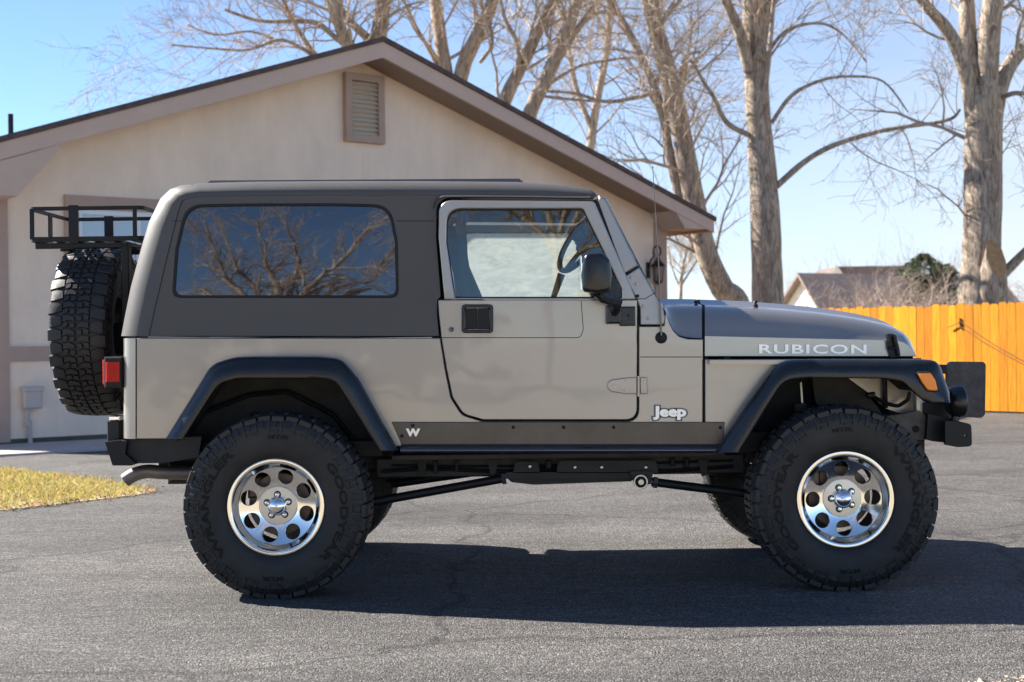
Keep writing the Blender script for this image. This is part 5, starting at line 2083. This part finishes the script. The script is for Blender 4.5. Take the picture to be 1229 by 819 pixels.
def build_under():
    """bumpers, rack, chassis, cabin"""
    # ---- rear bumper
    for nm, pts, y0, y1 in (('rear_bumper', [(152, 528.5), (242, 524), (238, 549), (196, 556), (152, 556.5)], YS + .06, YS + .14),):
        mb = MB()
        mb.prism(pts, lambda x, y: P(x, y, y0), lambda x, y: P(x, y, y0) + Vector((0, y1 - y0, 0)))
        mb.build('rear_frame_horn', M['frame'], car, smooth=False)
    mb = MB()
    pts = [(126, 531), (144, 528.5), (152, 530), (150, 545), (162, 556), (158, 559), (135, 559)]
    mb.prism(pts, lambda x, y: P(x, y, YS + .02), lambda x, y: P(x, y, YS + .02) + Vector((0, 2 * (YC - YS - .02), 0)))
    mb.build('rear_bumper', M['black'], car, smooth=False)
    mb = MB()
    mb.pbox(128.5, 505, 143, 531, YS + .10, YS + .2)
    mb.build('tow_bracket', M['frame'], car)
    mb = MB()
    mb.pbox(130.5, 499.5, 143, 505, YS + .09, YS + .2)
    mb.build('plate_lamp', M['chrome'], car)
    # ---- spare carrier and rack
    mb = MB()
    mb.pbox(146, 295, 154, 400, 7.18, 7.24)
    mb.pbox(146, 295, 154, 400, 7.70, 7.76)
    x0, x1 = P(118, 400, 7.4).x, P(150, 400, 7.4).x
    mb.bbox(Vector((x0, 0, 1.14)), Vector((x1 + .02, 0, 1.30)), 7.32, 7.56, .01)
    mb.build_each('spare_carrier', M['black'], car)
    D1, D2 = 7.16, 7.80
    rk = MB()
    xa, xb = P(34, 250, D1).x, P(172, 250, D1).x
    zt, zbm = P(90, 250.2, D1).z, P(90, 287, D1).z

    def ring(z, hgt, r=.0, w=.006):
        c = rounded([(xa, D1, .045), (xb, D1, .045), (xb, D2, .045), (xa, D2, .045)], 5)
        n = len(c)
        cx0, cy0 = (xa + xb) / 2, (D1 + D2) / 2
        vin = [(x + (.007 if x < cx0 else -.007), y + (.007 if y < cy0 else -.007)) for x, y in c]
        rows = [[Vector((x, y, z - hgt / 2)) for x, y in c], [Vector((x, y, z + hgt / 2)) for x, y in c], [Vector((x, y, z + hgt / 2)) for x, y in vin], [Vector((x, y, z - hgt / 2)) for x, y in vin]]
        rk.grid(rows, close_u=True, close_v=True)
    ring(zt, .020)
    ring(zbm, .024)
    rack = rk.build('rack_basket', M['black'], car)
    mb = MB()
    pw = .012
    for yy in (D1, D2 - .012):
        mb.box((xa + .005, yy + .002, zbm), (xa + .026, yy + .010, zt))
        mb.box((xb - .055, yy + .002, zbm), (xb - .035, yy + .010, zt))
        u = P(88, 260, D1).x
        mb.box((u - .024, yy - .002, zbm - .02), (u + .024, yy + .009, zt + .016))
    for xx in (xa + .002, xb - .010):
        mb.box((xx, (D1 + D2) / 2 - .025, zbm), (xx + .008, (D1 + D2) / 2 + .025, zt))
    mb.build_each('rack_post', M['black'], rack, smooth=False)
    mb = MB()
    for k in range(6):
        x = xa + .05 + (xb - xa - .1) * k / 5
        mb.hexa([(x - .02, D1 + .01, zbm - .012), (x + .02, D1 + .01, zbm - .012), (x + .02, D2 - .01, zbm - .012), (x - .02, D2 - .01, zbm - .012)],
                [(x - .02, D1 + .01, zbm - .004), (x + .02, D1 + .01, zbm - .004), (x + .02, D2 - .01, zbm - .004), (x - .02, D2 - .01, zbm - .004)])
    mb.build('rack_slat', M['black'], rack, smooth=False)
    mb = MB()
    for yy in (D1 + .03, D2 - .07):
        mb.bbox(P(42, 298.8, D1 + .03), P(153, 290.2, D1 + .03), yy, yy + .04, .003)
    mb.pbox(72, 301.5, 82, 298, 7.3, 7.7)
    mb.build('rack_support', M['black'], rack)

    # ---- front bumper, lamp, plates
    mb = MB()
    mb.pbox(1098, 483, 1140, 502, YS + .27, YS + .5)
    pts = [(1114, 497), (1128, 500), (1150, 505), (1150, 533), (1120, 530), (1112, 528)]
    mb.prism(pts, lambda x, y: P(x, y, YS + .16), lambda x, y: P(x, y, YS + .16) + Vector((0, 2 * (YC - YS - .16), 0)))
    fbp = mb.build('front_bumper', M['black'], car, smooth=False)
    pl_ = panel('bumper_end_plate', M['black'], None, rounded([(1134, 505, 2), (1150, 505.5, 2), (1166, 509.5, 5), (1167, 536, 5), (1150, 537, 5), (1134, 534, 2)], 4), [[(1159 + 1.3 * math.cos(k), 523 + 1.6 * math.sin(k)) for k in (0, 1, 2, 3, 4, 5)]], lambda x, y, o: plane(YS + .06)(x, y, o) - Vector((.23, YC, 0)), t=.02, c=.6)
    pl_.parent = fbp
    mb = MB()
    pts = [(1060, 500), (1085, 497), (1104, 493), (1112, 500), (1112, 528), (1085, 528), (1072, 518)]
    mb.prism(pts, lambda x, y: P(x, y, YS + .2), lambda x, y: P(x, y, YS + .28))
    hz_ = mb.build('frame_horn', M['horn'], car, smooth=False)
    mb = MB()
    for q in ((1099, 515, .018), (1116, 518, .010), (1090, 521, .006)):
        mb.lathe([(.0004, .002), (q[2] * .7, .002), (q[2], .001)], P(q[0], q[1], YS + .2), (0, -1, 0), 14)
    mb.build_each('horn_hole', M['gap'], hz_)
    mb = MB()
    lc = P(1147, 482, YS + .13)
    mb.lathe([(.0005, -.045), (.05, -.042), (.072, -.02), (.078, .01), (.079, .028), (.074, .036), (.06, .040), (.0005, .043)], (lc.x, lc.y, lc.z), Vector((1, 0, .04)), 28)
    mb.tube([(lc.x, lc.y, lc.z - .07), (lc.x - .01, lc.y, lc.z - .11)], .02, 8)
    fl = mb.build('fog_lamp', M['flare'], car, angle=50)
    c = mirror_copy(fl, car)
    fp = panel('upright_plate', M['scratched'], car, rounded([(1135.5, 437, 6), (1140, 434, 6), (1181, 434.5, 6), (1183.5, 438, 6), (1182.5, 498, 5), (1178, 502, 6), (1150, 500, 4), (1135, 497, 4)], 4), [], plane(7.16), t=.012, c=.6)
    mb = MB()
    mb.pbox(1122, 438, 1137, 449, 7.12, 7.2)
    mb.pbox(1128, 490, 1150, 506, 7.14, 7.19)
    mb.build_each('plate_bracket', M['black'], car)

    # ---- wells: dark liners inside the arches
    mb = MB()
    rp = rounded([(212, 530), (255, 462, 20), (276, 446, 20), (380, 446, 20), (405, 455, 20), (462, 536)], 5, closed=False)
    rows = [[P(x, y, YS + .03) for x, y in rp], [P(x, y, YS + .03) + Vector((0, .30, 0)) for x, y in rp], [P(331, 520, YS + .33)] * len(rp)]
    mb.grid(rows)
    mb.pbox(190, 440, 470, 560, YS + .34, YS + .37)
    w1 = mb.build('rear_wheel_well', M['under'], car, smooth=False)
    mb = MB()
    ar = rounded([(232, 500), (300, 474, 40), (345, 470, 30), (400, 498, 30), (430, 535)], 6, closed=False)
    mb.tube([P(x, y, YS + .30) for x, y in ar], .012, 8)
    mb.build('arch_lip', M['black'], car)
    mb = MB()
    rp = rounded([(884, 545), (935, 460, 20), (960, 449, 20), (1075, 449, 14), (1100, 470)], 5, closed=False)
    rows = [[P(x, y, YS + .02) for x, y in rp], [P(x, y, YS + .02) + Vector((0, .33, 0)) for x, y in rp]]
    mb.grid(rows)
    mb.pbox(880, 446, 1000, 545, YS + .36, YS + .40)
    w2 = mb.build('front_wheel_well', M['gap'], car, smooth=False)
    mb = MB()
    mb.prism([(1015, 452), (1100, 452), (1104, 486), (1085, 498), (1062, 490), (1040, 470)], lambda x, y: P(x, y, YS + .33), lambda x, y: P(x, y, YS + .36))
    w3 = mb.build('inner_fender', M['paint'], car, smooth=False)
    mb = MB()
    mb.prism(rounded([(975, 454), (1015, 454), (1036, 468, 8), (1056, 492, 8), (1060, 505), (990, 505), (978, 480, 10)], 4), lambda x, y: P(x, y, YS + .26), lambda x, y: P(x, y, YS + .33))
    mb.build('fender_brace', M['under'], car, smooth=False)
    mb = MB()
    mb.tube([P(x, y, YS + .24) for x, y in rounded([(1045, 474), (1062, 484, 8), (1078, 488, 8), (1090, 480, 6), (1092, 470)], 5, closed=False)], .010, 7)
    mb.tube([P(1062, 455, YS + .30), P(1063, 490, YS + .30)], .012, 7)
    mb.tube([P(1050, 474, YS + .22), P(1041, 475, YS + .22)], .016, 7)
    mb.tube([P(990, 498, YS + .24), P(1110, 500, YS + .24)], .012, 7)
    mb.build('hose', M['black'], car)
    mb = MB()
    mb.tube([P(961, 459, YS + .2), P(963, 488, YS + .2)], .006, 8)
    sl = mb.build('sway_link', M['steel'], car)
    mb = MB()
    mb.pbox(954, 484, 968, 494, YS + .18, YS + .24)
    mb.build('link_bracket', M['under'], car)
    # ---- floor of the tub, firewall
    mb = MB()
    xa_, xb_ = P(165, 500, YS).x, P(1095, 500, YS).x
    zf = P(600, 520, YS).z
    xw0, xw1 = P(467, 500, YS).x, P(880, 500, YS).x
    mb.box((xw0, YS + .05, zf - .05), (xw1, 2 * YC - YS - .05, zf))
    mb.box((xa_, YS + .36, zf - .02), (xw0, 2 * YC - YS - .36, zf + .03))
    mb.box((xw1 - .03, YS + .06, zf), (xw1, 2 * YC - YS - .06, ZB - .02))
    mb.box((xw1, YS + .42, zf - .02), (xb_, 2 * YC - YS - .42, zf + .2))
    mb.build('tub_floor', M['under'], car, smooth=False)
    # ---- chassis
    for s in (0, 1):
        mb = MB()
        y0, y1 = (YS + .26, YS + .33)
        if s:
            y0, y1 = 2 * YC - y1, 2 * YC - y0
        a_, b_ = P(452, 574, YS + .26), P(892, 545, YS + .26)
        mb.bbox(a_, b_, y0, y1, .006)
        a_, b_ = P(205, 552, YS + .26), P(460, 528, YS + .26)
        mb.bbox(a_, b_, y0, y1, .006)
        a_, b_ = P(885, 545, YS + .26), P(1110, 515, YS + .26)
        mb.bbox(a_, b_, y0, y1, .006)
        mb.build('frame_rail', M['frame'], car)
    mb = MB()
    mb.pbox(470, 541.5, 870, 553, YS + .02, YS + .27)
    mb.build('body_sill', M['under'], car)
    mb = MB()
    for x, y, w, h in ((520, 553, 5, 16), (546, 552, 4, 14), (655, 553, 7, 10), (805, 550, 5, 10), (822, 550, 5, 12)):
        mb.pbox(x, y, x + w, y + h, YS + .22, YS + .255)
    mb.build_each('body_mount', M['gap'], car)
    mb = MB()
    for px0, px1, py0, py1 in ((616, 648, 554, 568), (668, 790, 553, 568), (604, 760, 567, 575)):
        mb.prism(rounded([(px0, py1), (px0 + 2, py0, 6), (px1 - 2, py0, 6), (px1, py1)], 4), lambda x, y: P(x, y, YS + .20), lambda x, y: P(x, y, YS + .26))
    mb.prism([(603, 570), (612, 568), (760, 566.5), (770, 570), (757, 578), (640, 582), (614, 579)], lambda x, y: P(x, y, YS + .24), lambda x, y: P(x, y, YS + .24) + Vector((0, 1.0, 0)))
    sk = mb.build('skid_plate', M['frame'], car, smooth=False)

    def arm(a_, b_, r):
        for s in (1, -1):
            mb = MB()
            q = [P(*a_), P(*b_)]
            if s < 0:
                for p_ in q:
                    p_.y = 2 * YC - p_.y
            mb.tube(q, r, 12)
            mb.build('control_arm', M['black'], car)
    arm((440, 604, YS + .16), (604, 574.5, YS + .22), .0215)
    arm((782, 578.5, YS + .20), (905, 594, YS + .16), .0215)
    arm((470, 581, YS + .5), (575, 566, YS + .45), .022)
    mb = MB()
    for a_, b_ in (((602, 575.2, YS + .22), (607, 574.2, YS + .22)), ((784, 579, YS + .20), (789, 579.6, YS + .20))):
        mb.tube([P(*a_), P(*b_)], .030, 6)
    mb.lathe([(.0005, .02), (.013, .02), (.015, .016), (.015, .0)], P(769, 578.5, YS + .15), (0, -1, 0), 16)
    mb.lathe([(.028, -.01), (.028, .006), (.034, .006), (.035, 0), (.035, -.03), (.028, -.03)], P(769, 578.5, YS + .15), (0, -1, 0), 24)
    mb.tube([P(769, 578.5, YS + .17), P(785, 579, YS + .19)], .010, 8)
    mb.build_each('arm_joint', M['steel'], car)
    mb = MB()
    mb.prism(rounded([(756, 566), (784, 566), (782, 578, 4), (772, 588, 6), (764, 586, 6)], 4), lambda x, y: P(x, y, YS + .17), lambda x, y: P(x, y, YS + .20))
    mb.build('arm_bracket', M['frame'], car, smooth=False)
    for x, nm in ((xr, 'rear_axle'), (xf, 'front_axle')):
        mb = MB()
        mb.tube([(x, YW + .06, WZ), (x, 2 * YC - YW - .06, WZ)], .042, 14)
        yd = YC + (.0 if nm == 'rear_axle' else .25)
        mb.lathe([(.0005, -.16), (.08, -.14), (.125, -.06), (.13, .03), (.09, .10), (.04, .16), (.03, .3)], (x, yd, WZ), (1 if nm == 'rear_axle' else -1, 0, .12), 20)
        mb.build(nm, M['under'], car)
        for s in (-1, 1):
            mb = MB()
            pts = []
            cxs = x + (.0 if nm == 'front_axle' else -.02)
            for k in range(70):
                t = k / 69
                aa = t * 2 * math.pi * 6
                pts.append((cxs + .062 * math.cos(aa), YC + s * .46 + .062 * math.sin(aa), WZ + .05 + .27 * t))
            mb.tube(pts, .0075, 6)
            mb.build('coil_spring', M['black'], car)
            mb = MB()
            xo = x + (.12 if nm == 'front_axle' else -.14)
            mb.tube([(xo, YC + s * .5, WZ - .02), (xo - .02, YC + s * .47, WZ + .2)], .026, 10)
            mb.tube([(xo - .02, YC + s * .47, WZ + .2), (xo - .04, YC + s * .45, WZ + .42)], .014, 8)
            mb.build('shock_absorber', M['black'], car)
    mb = MB()
    mb.tube([(xr + .15, YC, WZ + .03), (xr + 1.0, YC + .02, WZ + .15)], .030, 12)
    mb.tube([(xf - .15, YC + .22, WZ + .03), (xf - .95, YC + .2, WZ + .15)], .028, 12)
    mb.tube([(xf + .13, YC - .5, WZ - .03), (xf + .15, YC + .6, WZ + .02)], .018, 8)
    mb.tube([(xr - .15, YC - .5, WZ + .04), (xr - .13, YC + .5, WZ + .10)], .018, 8)
    mb.build_each('drive_shaft', M['under'], car)
    mb = MB()
    mb.lathe([(.0005, -.2), (.07, -.19), (.11, -.1), (.12, .02), (.09, .14), (.05, .2), (.0005, .21)], (P(640, 400, YC).x, YC + .05, WZ + .17), (1, 0, 0), 20)
    mb.build('transfer_case', M['under'], car)
    for q, r in ((((458, 566), (520, 563), (600, 566), (690, 563), (790, 566), (880, 560)), .010), (((470, 559), (610, 560), (760, 557), (880, 553)), .006)):
        mb = MB()
        mb.tube(catmull([P(x, y, YS + .245) for x, y in q], 5), r, 7)
        mb.build('brake_line', M['black'], car)
    for x, y in ((500, 556), (585, 556), (700, 558), (745, 558), (838, 556)):
        mb = MB()
        mb.prism([(x, y - 4), (x + 13, y - 4), (x + 9, y + 15), (x + 4, y + 16)], lambda a, b: P(a, b, YS + .235), lambda a, b: P(a, b, YS + .26))
        mb.build('frame_gusset', M['under'], car, smooth=False)
    for x, y in ((636, 560), (690, 561), (722, 561), (775, 561)):
        mb = MB()
        mb.lathe([(.0004, .012), (.007, .011), (.011, .006), (.013, 0)], P(x, y, YS + .2), (0, -1, 0), 10)
        mb.build('frame_bolt', M['steel'], car)
    # ---- exhaust
    mb = MB()
    pts = catmull([P(150.5, 576.5, YS + .22), P(162, 569.5, YS + .22), P(178, 566, YS + .22), P(205, 567.5, YS + .22), P(300, 567.5, YS + .25)], 6)
    mb.tube(pts, .034, 16, caps=False)
    ex = mb.build('exhaust_pipe', M['exhaust'], car)
    mb = MB()
    mb.bbox(P(200, 582, YS + .3), P(330, 553, YS + .3), YS + .30, YS + .62, .03)
    mb.build('muffler', M['under'], ex)
    # ---- cabin
    for s, nm in ((-1, 'near'), (1, 'far')):
        y = YC + s * .36
        mb = MB()
        bx = P(585, 400, y).x
        zs_ = P(600, 440, y).z
        cs = []
        for (dx, z, wd, th) in ((.02, zs_ - .02, .25, .07), (-.02, zs_ + .18, .25, .065), (-.09, zs_ + .38, .22, .055), (-.13, zs_ + .50, .17, .045), (-.145, zs_ + .56, .12, .05), (-.165, zs_ + .64, .13, .055), (-.18, zs_ + .70, .12, .04)):
            ring_ = []
            for k in range(16):
                a_ = 2 * math.pi * k / 16
                ring_.append(Vector((bx + dx + th * math.sin(a_), y + wd * math.copysign(abs(math.cos(a_)) ** .6, math.cos(a_)), z)))
            cs.append(ring_)
        mb.grid(cs, close_v=True)
        mb.add(cs[-1], [tuple(range(16))])
        mb.bbox(Vector((bx - .05, 0, zs_ - .15)), Vector((bx + .48, 0, zs_)), y - .25, y + .25, .05)
        mb.build('seat', M['seat'], car, angle=60)
    mb = MB()
    swc = P(697, 291, YC + .36)
    nrm = Vector((-.78, -.34, .52)).normalized()
    u = Vector((.4, -.92, 0)).normalized()
    u = (u - nrm * u.dot(nrm)).normalized()
    w_ = nrm.cross(u)
    pts = [swc + (u * math.cos(2 * math.pi * k / 32) + w_ * math.sin(2 * math.pi * k / 32)) * .185 for k in range(33)]
    mb.tube(pts, .016, 8, caps=False)
    for a_ in (0.3, math.pi - .3, -math.pi / 2):
        mb.tube([swc - nrm * .03, swc + (u * math.cos(a_) + w_ * math.sin(a_)) * .18], .014, 6)
    mb.lathe([(.0005, .02), (.05, .015), (.06, -.01), (.03, -.05), (.025, -.35)], swc - nrm * .02, nrm, 14)
    mb.build('steering_wheel', M['dash'], car)
    mb = MB()
    a_, b_ = P(750, 363, YS + .1), P(782, 404, YS + .1)
    mb.bbox(Vector((a_.x, 0, b_.z)), Vector((b_.x, 0, a_.z)), YS + .08, 2 * YC - YS - .08, .03)
    mb.build('dashboard', M['dash'], car)
    mb = MB()
    mb.tube([P(664, 358, YC - .1), P(674, 329, YC - .1)], [.014, .020], 8)
    mb.build('shift_lever', M['dash'], car)
    mb = MB()
    for s in (-1, 1):
        y = YC + s * .60
        a_, b_, c_ = P(560, 400, y), P(552, 252, y), P(716, 247, y)
        d_, e_ = P(240, 250, y), P(215, 400, y)
        mb.tube([a_, b_, b_ + Vector((.05, 0, .02)), c_, P(745, 300, y), P(765, 350, y)], .027, 10)
        mb.tube([b_ + Vector((0, 0, -.02)), d_, e_], .027, 10)
    a_ = P(552, 252, YC)
    mb.tube([(a_.x, YC - .6, a_.z), (a_.x, YC + .6, a_.z)], .027, 10)
    mb.build('roll_bar', M['seat'], car)
    mb = MB()
    a_ = P(712, 262, YC)
    mb.bbox(a_ - Vector((.012, 0, .03)), a_ + Vector((.012, 0, .03)), YC - .1, YC + .1, .008)
    mb.build('cabin_mirror', M['dash'], car)


build_under()
